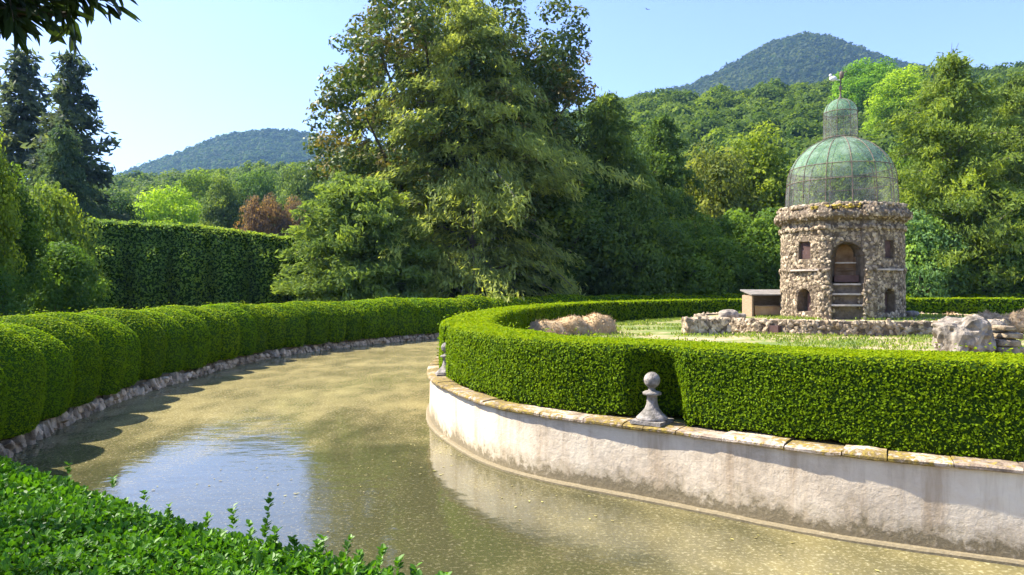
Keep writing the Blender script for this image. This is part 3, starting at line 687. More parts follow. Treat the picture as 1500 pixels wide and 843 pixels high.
# ------------------------------------------------------------------ hills with woods
def crown_proto(seed, nl, ls, sub=1):
    r = np.random.default_rng(seed); B, T3 = ICO[sub]; Vh = B * (.82 + .3 * fbm(B * 1.5 + seed, seed)[:, None]) * [1, 1, .85]
    d = unit(r.normal(size=(nl, 3)) + [0, 0, .35]); rad = .9 + .32 * fbm(d * 1.5 + seed, seed) + r.normal(size=nl) * .05
    v, q = kites(d * rad[:, None] * [1, 1, .85], d + [0, 0, .3], ls, r, .45, .7)
    return Vh, T3, v, q
def wood(name, pts, R, nl, ls, color, label, seed, sub=1):
    r = np.random.default_rng(seed); protos = [crown_proto(seed * 7 + k, nl, ls, sub) for k in range(6)]; mb = MB()
    kind = r.integers(0, 6, len(pts)); tint = np.clip(.42 + .22 * r.normal(size=len(pts)) + .25 * fbm(pts * [.02, .02, 0], seed), .02, .98)
    for k, (Vh, T3, v, q) in enumerate(protos):
        s = np.where(kind == k)[0]; n = len(s)
        if n == 0: continue
        a = r.uniform(0, 2 * PI, n); ca, sa = np.cos(a), np.sin(a); sc = R[s][:, None]; st = r.uniform(.85, 1.35, n)[:, None]
        for (X, Fc, mi, dt) in ((Vh, T3, 0, 0), (v, q, 1, 1)):
            W = np.stack([(X[None, :, 0] * ca[:, None] - X[None, :, 1] * sa[:, None]) * sc, (X[None, :, 0] * sa[:, None] + X[None, :, 1] * ca[:, None]) * sc, X[None, :, 2] * sc * st], -1) + pts[s][:, None, :]
            ff = (Fc[None] + (np.arange(n) * len(X))[:, None, None]).reshape(-1, Fc.shape[1])
            t = np.repeat(tint[s], len(Fc)) + (r.normal(size=n * len(Fc)) * .13 if dt else 0); mb.add(W.reshape(-1, 3), ff, mi, np.clip(t, 0, 1), smooth=False)
    o = mb.build(name, [M['hull'], M['tree_leaf']], color=color); tag(o, label, 'wood', kind='stuff'); return o
class Hill:
    def __init__(s, D, d0, d2, knots, crown, pw=1.15, seed=1, amp=.03):
        s.D, s.d0, s.d2, s.c, s.pw, s.seed, s.amp = D, d0, d2, crown, pw, seed, amp
        k = np.array(knots, float); s.u = (k[:, 0] - CX) / F; s.h = EYE + (CY - k[:, 1]) / F * D - crown
    def z(s, u, d):
        h = np.maximum(np.interp(u, s.u, s.h), 0); t = np.clip((d - s.d0) / (s.D - s.d0), 0, 1) ** s.pw
        back = np.clip(1 - (d - s.D) / (s.d2 - s.D), 0, 1); back = np.where(d > s.D, back * back * (3 - 2 * back), 1)
        p = np.column_stack([u * d / s.D * 6, d / s.D * 6, u * 0]); w = np.clip(4 * t * (1 - t), 0, 1)
        return GZ + .02 + h * t * back + s.amp * s.D * .1 * fbm(p, s.seed) * w * (h > 5)
    def ground(s, name, label, u0, u1):
        u = np.linspace(u0, u1, 90); d = np.concatenate([np.linspace(s.d0, s.D, 40), np.linspace(s.D, s.d2, 12)[1:]])
        U, Dd = np.meshgrid(u, d, indexing='ij'); z = s.z(U.ravel(), Dd.ravel()); V = np.column_stack([U.ravel() * Dd.ravel(), Dd.ravel(), z]); m = len(d)
        I, J = np.meshgrid(np.arange(len(u) - 1), np.arange(m - 1), indexing='ij')
        Q = np.stack([I * m + J, (I + 1) * m + J, (I + 1) * m + J + 1, I * m + J + 1], -1).reshape(-1, 4)
        o = MB().add(V, Q, smooth=True).build(name, M['ground']); tag(o, label, 'hill', kind='structure')
    def pts(s, n, u0, u1, da, db, r):
        d = np.sqrt(r.uniform(da ** 2, db ** 2, n)); u = r.uniform(u0, u1, n); return np.column_stack([u * d, d, s.z(u, d)])
h1 = Hill(350, 84, 560, [(-1200, 330), (-300, 300), (0, 285), (150, 258), (300, 248), (420, 240), (480, 236), (600, 210), (870, 150), (905, 138), (960, 133), (1010, 133), (1100, 124), (1200, 118), (1300, 100), (1400, 97), (1500, 91), (1700, 85), (2300, 110)], 6, 1.15, 3)
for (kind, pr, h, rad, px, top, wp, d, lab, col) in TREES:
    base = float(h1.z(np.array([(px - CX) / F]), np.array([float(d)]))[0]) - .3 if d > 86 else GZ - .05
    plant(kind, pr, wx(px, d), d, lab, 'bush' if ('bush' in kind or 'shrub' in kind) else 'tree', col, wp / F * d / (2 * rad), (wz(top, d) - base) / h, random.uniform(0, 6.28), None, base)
h1.ground('hillside', 'wooded hillside rising behind the garden', -1.5, 1.5)
r = np.random.default_rng(71)
a = h1.pts(420, -.75, 1.0, 86, 150, r); wood('forest', a, r.uniform(2.8, 5.2, len(a)), 520, .19, (.11, .17, .025), 'mixed green woods at the foot of the hillside behind the garden trees', 3, 2)
a = h1.pts(1500, -.8, 1.0, 145, 260, r); b = h1.pts(2100, -.8, 1.0, 255, 385, r); a = np.concatenate([a, b])
wood('forest', a, r.uniform(3.6, 7.4, len(a)), 330, .185, (.12, .185, .028), 'continuous green woods covering the upper hillside up to its ridge', 4)
h2 = Hill(1500, 700, 2300, [(300, 421), (600, 300), (800, 180), (900, 150), (1010, 126), (1060, 101), (1110, 73), (1140, 58), (1165, 52), (1190, 50), (1215, 54), (1250, 68), (1290, 83), (1330, 97), (1400, 103), (1500, 112), (1700, 160), (2100, 380)], 8, 1.0, 9, .22)
h2.ground('mountain', 'conical wooded mountain rising behind the ridge on the right', -.2, 1.3)
a = h2.pts(9000, .1, .75, 1050, 1560, r); wood('forest', a, r.uniform(7, 15, len(a)), 40, .5, (.06, .085, .03), 'dark woods on the conical mountain behind the ridge', 6)
h3 = Hill(1700, 900, 2600, [(-900, 421), (-100, 380), (60, 320), (130, 275), (170, 258), (200, 248), (250, 229), (300, 209), (340, 196), (385, 190), (430, 193), (470, 200), (520, 216), (600, 250), (750, 330), (900, 421)], 8, 1.0, 12, .2)
h3.ground('distant_hill', 'rounded blue wooded hill on the left horizon', -1.3, .2)
a = h3.pts(6000, -.65, -.1, 1150, 1760, r); wood('forest', a, r.uniform(8, 15, len(a)), 40, .5, (.05, .09, .035), 'bluish woods on the rounded hill at the left horizon', 8)

# ------------------------------------------------------------------ tower
TX, TY, TZ = 13.8, 29.9, 1.36
r = np.random.default_rng(81)
ea, eb, er = 6.2, 4.75, 0.0
def ell(t, a=ea, b=eb): return np.column_stack([TX + .15 + a * np.cos(t), TY + b * np.sin(t)])
t = np.linspace(0, 2 * PI, 160, endpoint=False); rim = ell(t); nrm = unit(rim - [TX, TY])
lo = [np.column_stack([TX + (rim[:, 0] - TX) * s, TY + (rim[:, 1] - TY) * s, np.full(160, TZ)]) for s in (.985, .7, .4, .01)]
V, Q = loft(lo); V[:, 2] += .02 * fbm(V * [1, 1, 0], 5); o = MB().add(V, Q).build('terrace', M['lawn']); tag(o, 'raised grassy terrace carrying the round stone tower', 'terrace', kind='structure')
# ring wall
n = 1500; tt = r.uniform(0, 2 * PI, n); p = ell(tt); nn = unit(np.column_stack([np.cos(tt) / ea, np.sin(tt) / eb])); z = r.uniform(.9, 1.36, n)
ta_open = math.atan2((25.4 - TY) / eb, (wx(1092, 25.6) - TX) / ea)
keep = ~((np.abs(((tt - ta_open + PI) % (2 * PI)) - PI) < .045) & (z < 1.28)); tt, p, nn, z = tt[keep], p[keep], nn[keep], z[keep]
P = np.column_stack([p, z]); v, f, ti = rocks(P, np.column_stack([nn, np.zeros(len(nn))]), .12, r)
mb = MB().add(v, f, tint=ti)
V, Q = loft([np.column_stack([rim, np.full(160, .85)]), np.column_stack([rim, np.full(160, 1.38)]), np.column_stack([TX + (rim[:, 0] - TX) * .95, TY + (rim[:, 1] - TY) * .95, np.full(160, 1.4)]), np.column_stack([TX + (rim[:, 0] - TX) * .94, TY + (rim[:, 1] - TY) * .94, np.full(160, 1.2)])]); mb.add(V, Q, 1)
tk = r.uniform(0, 2 * PI, 420); pk = ell(tk, ea * .975, eb * .975); v, f, ti = rocks(np.column_stack([pk, np.full(420, 1.39)]), np.tile([0, 0, 1.], (420, 1)), .13, r, 1, .35); mb.add(v, f, tint=ti + .15)
rw = mb.build('ring_wall', [M['rock'], M['mortar']]); tag(rw, 'low round wall of rough stones ringing the foot of the tower', 'wall')
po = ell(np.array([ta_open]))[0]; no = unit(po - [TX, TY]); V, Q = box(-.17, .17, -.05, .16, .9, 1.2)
V = np.column_stack([po[0] + V[:, 0] * -no[1] + V[:, 1] * no[0], po[1] + V[:, 0] * no[0] + V[:, 1] * no[1], V[:, 2]]); MB().add(V, Q).build('opening_shade', M['dark_panel'], rw)  # solid dark box, its colour stands for the shade inside the wall's hole
# squared pier of pale stone closing the left end of the ring wall
e = ell(np.array([PI * 1.13]))[0]
V, Q = box(-.75, .75, -.35, .35, 0, .56); mbp = MB().add(V, Q, 1); n = 170
side = r.integers(0, 3, n); P = np.column_stack([r.uniform(-.75, .75, n), np.where(side == 0, -.35, r.uniform(-.35, .35, n)), np.where(side == 2, .56, r.uniform(0, .55, n))]); P[side == 1, 0] = -.75
Nn = np.array([[0, -1, 0], [-1, 0, 0], [0, 0, 1.]])[side]; v, f, ti = rocks(P, Nn, .13, r, 1, .5); mbp.add(v, f, 0, ti + .1)
o = mbp.build('stone_pier', [M['rock'], M['mortar']]); o.location = (wx(1034, 26.4), 26.4, .87); tag(o, 'blocky pink stone pier at the left end of the low ring wall', 'pier')

tw = tag(empty('garden_tower', (TX, TY, TZ), math.radians(-18.8)), 'round tower of rough pinkish stone topped by a green netted dome', 'tower')
OPEN = [  # angle (0 = niche direction), half width, z0, z1, depth, arch
 (0, .56, 1.42, 2.98, .85, True), (-41, .27, 2.38, 3.08, .3, False), (43, .25, 2.38, 3.08, .3, False), (-41, .30, .28, 1.18, .6, True), (43, .28, .3, 1.18, .6, True), (-84, .2, 2.1, 2.8, .25, False), (88, .2, 2.1, 2.8, .25, False), (-84, .28, .3, 1.15, .4, True), (88, .28, .3, 1.15, .4, True)]
def in_open(th, z, grow=0):
    dep = np.zeros(len(th)); R0 = 2.45
    for (ac, hw, a0, a1, dp, arch) in OPEN:
        dx = (((th - math.radians(ac) + PI) % (2 * PI)) - PI) * R0; top = a1 + grow
        if arch:
            zt = a1 - hw + np.sqrt(np.clip((hw + grow) ** 2 - dx ** 2, 0, None)); top = np.where(np.abs(dx) < hw + grow, zt, -1)
        dep = np.where((np.abs(dx) < hw + grow) & (z > a0 - grow) & (z < top), dp, dep)
    return dep
def body_r(th, z):
    k = PI / 4; a = ((th + k / 2) % k) - k / 2; octr = 2.40 / np.cos(a); R = .55 * np.minimum(octr, 2.53) + .45 * 2.46
    R = R + .05 * (1 - z / 4.)                                                            # slight batter
    ang = np.abs(((th + PI) % (2 * PI)) - PI); d = ang * 2.45
    R = R + np.where((d > .55) & (d < 1.02), .17, 0)                                       # rusticated piers by the niche
    R = R + np.where(np.abs(z - 1.93) < .045, .07, 0) + np.where(np.abs(z - 3.58) < .06, .1, 0)
    R = R + np.interp(z, [3.85, 3.93, 4.0, 4.16, 4.42], [0, .16, .30, .30, .04])
    R = R + np.where((d < .55) & (z < 1.42), -.12, 0)
    return R
nt_, nz_ = 360, 100
th = np.linspace(-PI, PI, nt_, endpoint=False); zz = np.linspace(0, 4.42, nz_); TH, ZZ = np.meshgrid(th, zz, indexing='ij'); TH, ZZ = TH.ravel(), ZZ.ravel()
R = body_r(TH, ZZ) - in_open(TH, ZZ)
def pol(R, th, z): return np.column_stack([R * np.sin(th), -R * np.cos(th), z])
V = pol(R, TH, ZZ); V += .03 * np.column_stack([fbm(V * 3, 1), fbm(V * 3, 2), 0 * ZZ]) * (in_open(TH, ZZ) == 0)[:, None]
I, J = np.meshgrid(np.arange(nt_), np.arange(nz_ - 1), indexing='ij'); I2 = (I + 1) % nt_
Q = np.stack([I * nz_ + J, I2 * nz_ + J, I2 * nz_ + J + 1, I * nz_ + J + 1], -1).reshape(-1, 4)
deep = in_open(TH, ZZ) > 0; qd = deep[Q].all(1); mb = MB().add(V, Q[~qd], 0).add(V, Q[qd], 1)
# top deck
topi = np.arange(nt_) * nz_ + nz_ - 1; V2 = np.concatenate([V[topi], [[0, 0, 4.5]]]); i = np.arange(nt_); mb.add(V2, np.stack([i, (i + 1) % nt_, np.full(nt_, nt_)], 1), 0)
body = mb.build('body', [M['mortar'], M['plaster_in']], tw)
n = 8200; th = r.uniform(-PI, PI, n); z = r.uniform(0, 4.4, n); k = (in_open(th, z, .07) == 0) & ~((np.abs(th) * 2.45 < .5) & (z < 1.4)); th, z = th[k], z[k]
sz = np.where(z > 3.7, .07, .075) * r.uniform(.6, 1.35, len(z)); v, f, ti = rocks(pol(body_r(th, z) - .01, th, z), pol(np.ones(len(th)), th, 0 * z), sz, r, 1, .6)
ti = ti + np.repeat(np.where((z < 3.9), .08 * np.sin(z * 9), -.1), 80 if len(ICO[1][1]) == 80 else len(ICO[1][1]))
MB().add(v, f, 0, np.clip(ti, 0, 1)).build('rubble_facing', [M['rock']], tw)
n = 420; th = r.uniform(-PI, PI, n); rr_ = r.uniform(2.25, 2.62, n); v, f, ti = rocks(pol(rr_ - .05, th, 4.42 + r.uniform(-.02, .1, n)), np.tile([0, 0, 1.], (n, 1)), .13, r, 1, .6); MB().add(v, f, 0, ti).build('rubble_rim', [M['rock']], tw)
n = 46; th = r.uniform(-.5, .2, n) ; v, f, ti = rocks(pol(r.uniform(2.45, 2.8, n), th, 4.36 + r.uniform(-.06, .08, n)), np.tile([0, 0, 1.], (n, 1)), .09, r, 1, .5); MB().add(v, f, 0, ti).build('lichen', [M['lichen']], tw)
tw.scale = (.94, .94, 1); tw.location.x -= .1
# window panels, door leaves, ledges, basins
def arcbox(t0, t1, R0, R1, z0, z1, n=8):
    t = np.linspace(math.radians(t0), math.radians(t1), n); prof = [(R0, z0), (R1, z0), (R1, z1), (R0, z1)]
    V = np.concatenate([[pol(np.array([R]), np.array([a]), np.array([z]))[0] for R, z in prof] for a in t]); Q = []
    for k in range(n - 1):
        for j in range(4): Q.append((k * 4 + j, k * 4 + (j + 1) % 4, k * 4 + 4 + (j + 1) % 4, k * 4 + 4 + j))
    return V, Q + [(0, 1, 2, 3)] + [tuple(4 * n - 4 + j for j in (3, 2, 1, 0))]
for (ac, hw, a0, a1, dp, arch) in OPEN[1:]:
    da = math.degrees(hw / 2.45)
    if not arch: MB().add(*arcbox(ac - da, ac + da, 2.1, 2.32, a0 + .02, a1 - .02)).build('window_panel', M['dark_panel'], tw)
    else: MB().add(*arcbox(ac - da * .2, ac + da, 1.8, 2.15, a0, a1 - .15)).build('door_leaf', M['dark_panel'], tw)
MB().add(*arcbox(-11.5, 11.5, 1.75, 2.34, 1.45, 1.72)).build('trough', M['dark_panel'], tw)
MB().add(*arcbox(-11.5, 11.5, 1.85, 2.0, 2.18, 2.24)).build('inner_ledge', M['ledge'], tw)
for (z0, R1, w) in ((1.33, 2.48, 12), (.95, 2.6, 13), (.52, 2.66, 15)): MB().add(*arcbox(-w, w, 2.2, R1, z0, z0 + .07)).build('ledge', M['ledge'], tw)
for s_, e_ in ((-55, -14), (14, 60)): MB().add(*arcbox(s_, e_, 2.3, 2.62, 1.9, 1.97, 14)).build('string_course', M['ledge'], tw)

# dome
def net_mat(name, green, op, scale=2.0):
    m, N, L, out = mat(name)
    f = noise(N, L, scale, 5, .6); g = noise(N, L, 9, 4, .7)
    c = ramp(N, L, f, [(.3, green[0]), (.7, green[1])])
    d = N('BsdfDiffuse'); L(c, d.inputs[0]); tr = N('BsdfTransparent')
    tl = N('BsdfTranslucent'); L(c, tl.inputs[0]); dm = N('MixShader'); dm.inputs[0].default_value = .4; L(d.outputs[0], dm.inputs[1]); L(tl.outputs[0], dm.inputs[2])
    fa = ramp(N, L, math_(N, L, 'ADD', math_(N, L, 'MULTIPLY', f, .5), math_(N, L, 'MULTIPLY', g, .5)), [(.36, (op[0],) * 3), (.64, (op[1],) * 3)])
    x = N('MixShader'); L(fa, x.inputs[0]); L(tr.outputs[0], x.inputs[1]); L(dm.outputs[0], x.inputs[2]); L(x.outputs[0], out.inputs[0]); return m
M['net_green'] = net_mat('verdigris_net', ((.16, .33, .22), (.45, .6, .47)), (.2, .62)); M['net_grey'] = net_mat('wire_net', ((.2, .22, .19), (.42, .42, .38)), (.12, .36))
def dome_profile(R, h1, h2, n=14): return [(R, 0), (R * .995, h1 * .5), (R * .975, h1)] + [(R * .975 * math.cos(a), h1 + (h2 - h1) * math.sin(a)) for a in np.linspace(0, PI / 2, n)[1:]]
dm = empty('dome', (0, 0, 0)); bpy.data.objects.remove(dm)
def make_dome(name, zb, R, h1, h2, split, nrib):
    prof = dome_profile(R, h1, h2); pz = [z for _, z in prof]; pr_ = [a for a, _ in prof]
    fine = sorted(set(np.linspace(0, h2, 30).tolist() + pz + [split])); pf = [(float(np.interp(z, pz, pr_)), z) for z in fine]
    lower = [p for p in pf if p[1] <= split + 1e-6]; upper = [p for p in pf if p[1] >= split - 1e-6]; upper[-1] = (.01, h2)
    V, Q = lathe(upper, 48); V[:, 2] += zb; d0 = MB().add(V, Q, smooth=True).build(name, M['net_green'], tw)
    V, Q = lathe(lower, 48); V[:, 2] += zb; MB().add(V, Q, smooth=True).build('wire_netting', M['net_grey'], d0)
    for k in range(nrib):
        a = 2 * PI * (k + .5) / nrib + .1; MB().add(*tube([((x + .012) * math.cos(a), (x + .012) * math.sin(a), zb + z) for x, z in prof], .02 * (R / 2.3) ** .4, 5)).build('rib', M['iron'], d0)
    for z in sorted({0.03, h1, split}):
        x = float(np.interp(z, pz, pr_)) + .015; a = np.linspace(0, 2 * PI, 49); MB().add(*tube([(x * math.cos(b), x * math.sin(b), zb + z) for b in a], .018, 5)).build('ring', M['iron'], d0)
make_dome('dome_shell', 4.44, 2.28, 1.1, 3.05, 1.72, 14)
make_dome('lantern_shell', 7.42, .70, 1.1, 1.68, 1.1, 8)
V, Q = lathe([(0, 9.08), (.08, 9.08), (.1, 9.12), (.04, 9.2), (.022, 9.45), (.07, 9.52), (.07, 9.6), (.03, 9.66), (.025, 9.95), (.06, 9.97), (0, 10.0)], 14); MB().add(V, Q, smooth=True).build('finial', M['iron'], tw)
M['white_metal'] = simple('white_metal', (.6, .6, .6), (.8, .8, .8), 5, .5)
V, Q = superell(.16, .09, .11, 1, 14, 10); V += [-.3, 0, 9.98]; mb = MB().add(V, Q, smooth=True); V, Q = superell(.07, .06, .07, 1, 10, 8); V += [-.4, 0, 10.12]; mb.add(V, Q, smooth=True).add(*tube([(0, 0, 9.9), (-.3, 0, 9.92)], .02, 5)).build('bird_ornament', M['white_metal'], tw)
V, Q = superell(.1, .06, .17, 1, 12, 8); V += [.05, 0, 10.1]; MB().add(V, Q, smooth=True).add(*tube([(0, 0, 10.1), (.25, 0, 10.25)], .02, 5)).build('vane', M['iron'], tw)

# ------------------------------------------------------------------ shed
sh = tag(empty('wooden_shed', (wx(1126, 31), 31.2, TZ), .1), 'small open-fronted wooden shed with a flat grey roof, left of the tower', 'shed')
V = np.array([(-1.05, -.6, 1.02), (1.1, -.6, 1.02), (1.1, .7, 1.25), (-1.05, .7, 1.25)]); V = np.concatenate([V, V + [0, 0, .06]])
MB().add(V, [(0, 3, 2, 1), (4, 5, 6, 7), (0, 1, 5, 4), (1, 2, 6, 5), (2, 3, 7, 6), (3, 0, 4, 7)]).build('roof', M['roofing'], sh)
for x in (-.95, .95): MB().add(*box(x - .04, x + .04, -.5, .6, 0, 1.03)).build('side_wall', M['wood'], sh)
MB().add(*box(-.905, .905, .52, .6, 0, 1.1)).build('back_wall', M['wood'], sh)
sh.scale = (.9, .9, .88)
hb = tag(empty('rabbit_hutch', (wx(1126, 31), 31.15, TZ), .1), 'tan wooden hutch standing inside the open shed', 'hutch')
MB().add(*box(-.7, .8, -.3, .4, .06, .42)).build('box', simple('tan_wood', (.4, .24, .12), (.5, .33, .18), 5), hb); MB().add(*box(-.75, .85, -.35, .45, .423, .46)).build('lid', M['wood'], hb)
for k in range(4): MB().add(*box(-.6 + k % 2 * 1.2, -.54 + k % 2 * 1.2, -.25 + k // 2 * .5, -.2 + k // 2 * .5, 0, .06)).build('leg', M['wood'], hb)

# ------------------------------------------------------------------ island stones and cuttings
def boulder(px, d, w, h, dep, label, seed, sub=3, z=.87, mat_='boulder', name='boulder', cat='rock', rid=.25):
    B, Tn = ICO[sub]; V = np.sign(B) * np.abs(B) ** .75; V = V * [w / 2, dep / 2, h / 2 * 1.15] ; V[:, 2] += h / 2 * .85
    nz = fbm(V * [3.0, 3.0, 1.2] + seed, seed, 4) * rid - np.abs(fbm(V * [7, 7, 3.] + seed, seed + 5, 3)) * rid * .9 + np.abs(fbm(V * 13 + seed, seed + 6, 2)) * rid * .3; V = V + unit(V - [0, 0, h / 2]) * (nz * min(w, h) * .6)[:, None]; V[:, 2] = np.maximum(V[:, 2], -.05)
    t = np.clip(.55 + .3 * fbm(V[Tn].mean(1) * 6, 3), 0, 1); o = MB().add(V, Tn, 0, t).build(name, M[mat_]); o.location = (wx(px, d), d, z); tag(o, label, cat); return o
boulder(1410, 18.6, 1.45, .95, 1.2, 'big weathered grey boulder standing just inside the front hedge at the right', 3, 4, rid=.4)
sl = tag(empty('stacked_slabs', (wx(1470, 18.7), 18.7, .87)), 'stack of layered flat stones leaning against the big weathered boulder', 'stones')
for k, (dx, w, h) in enumerate(((0, .75, .22), (-.05, .62, .2), (.05, .55, .17), (-.1, .4, .14))):
    B, Tn = ICO[3]; V = np.sign(B) * np.abs(B) ** .45 * [w / 2, .4, h / 2]; V += .03 * np.column_stack([fbm(V * 6 + k, 1), fbm(V * 6 + k, 2), fbm(V * 6 + k, 3)]); V += [dx, 0, .11 + k * .19]
    MB().add(V, Tn, 0, np.clip(.4 + .2 * fbm(V[Tn].mean(1) * 6, 3), 0, 1)).build('slab', M['rock'], sl)
boulder(1068, 28.8, .8, .38, .6, 'grey boulder on the terrace just left of the shed', 8, 3, TZ - .02); boulder(1084, 29.4, .5, .22, .4, 'flat small stone between the shed and the grey boulder', 9, 3, TZ - .02)
boulder(1336, 30.2, .55, .3, .5, 'pale small boulder at the right foot of the tower', 10, 3, TZ - .02); boulder(1458, 25, .7, .6, .6, 'squared grey stone behind the big weathered boulder', 11, 3)
def heap(px, d, w, h, label, seed):
    r = np.random.default_rng(seed); V, Q = superell(w / 2, w * .42, h, .9, 24, 14); V[:, 2] = np.maximum(V[:, 2], 0); V += .38 * np.column_stack([fbm(V * 2.2 + seed, 1), fbm(V * 2.2 + seed, 2), fbm(V * 2.2 + seed, 3)]) * h; V += [wx(px, d), d, .88]
    P, n, s = scatter(V, Q, r, lambda x: np.clip(.0035 * x, .05, .3), 1.6)
    cc, n_, a_ = quad_info(V, Q); n = -n if np.sum(n_[:, 2]) < 0 else n; m = P[:, 2] > .86; P, n, s = P[m] + n[m] * .03, n[m], s[m]
    P = P + n * r.uniform(-.02, .1, len(P))[:, None]; v, q = kites(P, n, s * 2.8, r, 1.6, .14); o = MB().add(V, Q, 0, .35, smooth=True).add(v, q, 0, np.clip(r.normal(.55, .22, len(q)), 0, 1)).build('hay_heap', M['hay']); tag(o, label, 'heap', 'heaps of dry cuttings on the island'); return o
heap(799, 25.6, 1.7, .55, 'leftmost reddish heap of dry cuttings near the inner side of the island hedge', 1); heap(836, 25.9, 1.8, .64, 'middle heap of dry cuttings in the row of three at the left of the lawn', 2); heap(872, 26.6, 1.6, .66, 'right-hand heap of dry cuttings in the row of three at the left of the lawn', 3)
heap(1395, 31, 1.6, .5, 'small pale straw heap right of the tower', 4); heap(1450, 28, 2.0, .68, 'pale straw heap behind the big weathered boulder', 5); heap(1500, 27, 2.0, .74, 'straw heap cut by the right edge of the view', 6)
# grass
r = np.random.default_rng(91); n = 110000; u = r.uniform(-.12, 1.0, n); d = np.sqrt(r.uniform(9 ** 2, 44 ** 2, n)); P = np.column_stack([u * d, d, np.full(n, .89)])
g = fbm(P * [.55, .55, 0], 77); near_i = np.array([1.]); 
from mathutils.kdtree import KDTree
ins = np.column_stack([isl - isl_n * 1.5]); ang = np.arctan2(ins[:, 1] - ctr[1], ins[:, 0] - ctr[0]); od = np.argsort(ang); rad = np.linalg.norm(ins - ctr, axis=1)
pa = np.arctan2(P[:, 1] - ctr[1], P[:, 0] - ctr[0]); rl = np.interp(pa, ang[od], rad[od], period=2 * PI); inside = np.linalg.norm(P[:, :2] - ctr, axis=1) < rl - .1
e = ((P[:, 0] - TX - .15) / ea) ** 2 + ((P[:, 1] - TY) / eb) ** 2; P[e < .93, 2] = TZ + .01; k = inside & (g > -.12) & ((e > 1.05) | ((e < .93) & (e > .2) & (g > .05)))
P = P[k]; m = len(P); hgt = r.uniform(.03, .08, m) * (1 + d[k] / 40); P[:, 2] += hgt * .45
v, q = kites(P, unit(r.normal(size=(m, 3)) * [1, 1, .3]), hgt, r, .2, .35, np.column_stack([r.normal(size=(m, 2)) * .4, np.ones(m)])); o = MB().add(v, q, 0, np.clip(r.normal(.5, .2, m), 0, 1)).build('grass', M['tree_leaf'], color=(.2, .27, .06)); tag(o, 'short grass tufts on the island lawn', 'grass', kind='stuff')

# ------------------------------------------------------------------ shade tree at the left with the branch reaching into view
st = tag(empty('overhanging_tree', (-7.6, 3.0, GZ)), 'tree whose dark branch of long pointed leaves hangs into the top left corner', 'tree')
r = np.random.default_rng(101)
def long_leaves(P, D, r, L, mb, tm=.4): 
    Nn = unit(r.normal(size=P.shape) * .6 + [0, 0, 1]); v, q = oval_leaves(P, D, Nn, L, r, .26, .3); mb.add(v, q, 0, np.clip(r.normal(tm, .16, len(q)), 0, 1))
org = np.array([-7.6, 3.0, GZ]); wood_ = MB().add(*tube([(0, 0, 0), (.1, .1, 2), (-.1, .3, 4), (.1, .5, 6.5)], [.28, .22, .17, .08], 9), smooth=True)
tips = []
bstart = np.array([0, .1, 3.3]) ; bend = np.array([-1.93, 3.1, 3.78]) - org
bp = np.array([bstart, bstart * .6 + bend * .4 + [0, 0, .25], bstart * .25 + bend * .75 + [0, 0, .15], bend]); wood_.add(*tube(bp, [.09, .06, .035, .012], 6), smooth=True)
for k in range(46):
    s_ = r.uniform(.88, 1.0); b0 = bstart * (1 - s_) + bend * s_ + [0, 0, .14]; e_ = b0 + [r.uniform(-.1, .34), r.uniform(-.25, .25), r.uniform(-.22, .12)]
    wood_.add(*tube([b0, (b0 + e_) / 2 + [0, 0, .04], e_], [.006, .004, .002], 4)); tips.append((b0, e_))
wood_.build('trunk', M['bark'], st); lb = MB()
for b0, e_ in tips:
    n = 15; t_ = r.uniform(.15, 1.05, n)[:, None]; P = b0 + (e_ - b0) * t_; D = unit((e_ - b0) * .9 + r.normal(size=(n, 3)) * .22 + [.06, 0, -.16]); long_leaves(P, D, r, r.uniform(.09, .15, n), lb)
for k in range(150):   # crown above and behind, throwing shade on the near hedge
    c = np.array([-.3, 1.0, 5.6]) + unit(r.normal(size=3)) * r.random() ** .4 * [2.3, 2.6, 2.1]; n = 70; dd = unit(r.normal(size=(n, 3)))
    P = c + dd * r.uniform(.1, .5, n)[:, None]; D = dd + [0, 0, -.3]; long_leaves(P, D, r, r.uniform(.12, .2, n), lb)
for k in range(16):
    e_ = np.array([-.3, 1.0, 5.6]) + unit(r.normal(size=3)) * [1.8, 2.1, 1.5]; 
lb.build('crown', M['near_leaf'], st, color=(.035, .06, .02))

# bird
bd = MB(); V, Q = superell(.16, .05, .05, 1, 10, 8); bd.add(V, Q); bd.add([(-.05, 0, 0), (.08, 0, 0), (.02, .35, .12), (-.08, .5, .05), (-.1, .3, .1)], [(0, 1, 2, 3, 4)]); bd.add([(-.05, 0, 0), (.08, 0, 0), (.02, -.35, .12), (-.08, -.5, .05), (-.1, -.3, .1)], [(0, 1, 2, 3, 4)])
o = bd.build('bird', M['iron']); o.location = (wx(948, 110), 110, wz(14, 110)); o.rotation_euler = (0, 0, 2.2); tag(o, 'tiny dark bird flying in the blue sky right of the tallest tree', 'bird')

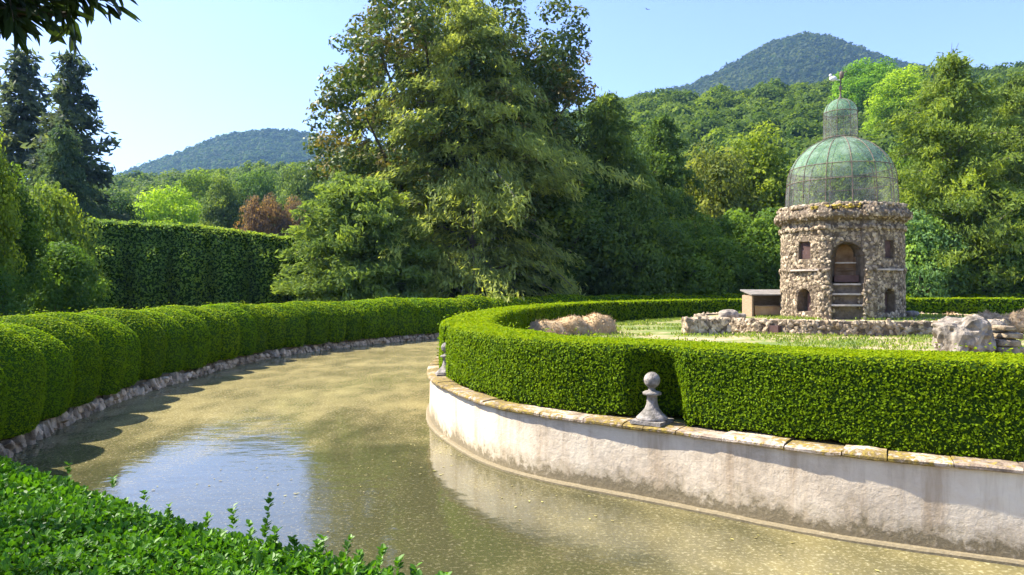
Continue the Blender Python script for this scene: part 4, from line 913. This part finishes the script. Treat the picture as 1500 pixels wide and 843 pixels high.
# ------------------------------------------------------------------ haze, light, camera
HAZE = 0.00012
if HAZE:
    V, Q = box(-4500, 4500, -60, 4500, -2.0, 620); hz = MB().add(V, Q); m, N, L, out = mat('haze_air'); pv = N('VolumePrincipled'); pv.inputs['Density'].default_value = HAZE; pv.inputs['Color'].default_value = (.33, .62, 1, 1); pv.inputs['Anisotropy'].default_value = .2
    L(pv.outputs[0], out.inputs['Volume']); o = hz.build('haze', m); tag(o, 'thin bluish air between the garden and the far hills', 'haze', kind='stuff')
W = bpy.data.worlds.new('World'); SC.world = W; W.use_nodes = True; nt = W.node_tree; bg = nt.nodes['Background']; sky = nt.nodes.new('ShaderNodeTexSky'); sky.sky_type = 'NISHITA'; sky.sun_disc = False
sky.sun_elevation = SUN_ELEV; sky.sun_rotation = math.atan2(SUN_DIR[0], SUN_DIR[1]); sky.air_density = 1.0; sky.dust_density = .7; sky.ozone_density = 2.2
tn = nt.nodes.new('ShaderNodeMix'); tn.data_type = 'RGBA'; tn.blend_type = 'MULTIPLY'; tn.inputs[0].default_value = 1; tn.inputs[7].default_value = (.90, .87, 1.10, 1)
nt.links.new(sky.outputs[0], tn.inputs[6]); nt.links.new(tn.outputs[2], bg.inputs[0]); bg.inputs[1].default_value = .1
sun = bpy.data.lights.new('sun', 'SUN'); sun.energy = 4.4; sun.angle = math.radians(.53); sun.color = (1, .93, .80); so = bpy.data.objects.new('sun', sun); COL.objects.link(so)
from mathutils import Vector
dv = Vector((SUN_DIR[0] * math.cos(SUN_ELEV), SUN_DIR[1] * math.cos(SUN_ELEV), math.sin(SUN_ELEV))); so.rotation_euler = dv.to_track_quat('Z', 'Y').to_euler()
cam = bpy.data.cameras.new('camera'); cam.lens = F / 1500 * 36; cam.sensor_width = 36; cam.clip_end = 20000; cam.clip_start = .05
co = bpy.data.objects.new('camera', cam); COL.objects.link(co); co.location = (0, 0, EYE); co.rotation_euler = (PI / 2, 0, 0); SC.camera = co
SC.view_settings.view_transform = 'Standard'; SC.view_settings.look = 'None'; SC.view_settings.gamma = 1; SC.view_settings.exposure = 1.72
cy = SC.cycles; cy.use_denoising = True; cy.max_bounces = 6; cy.diffuse_bounces = 3; cy.glossy_bounces = 3; cy.transmission_bounces = 4; cy.transparent_max_bounces = 12; cy.volume_bounces = 0
cy.sample_clamp_indirect = 5; cy.use_adaptive_sampling = True; cy.adaptive_threshold = .02; cy.caustics_reflective = False; cy.caustics_refractive = False
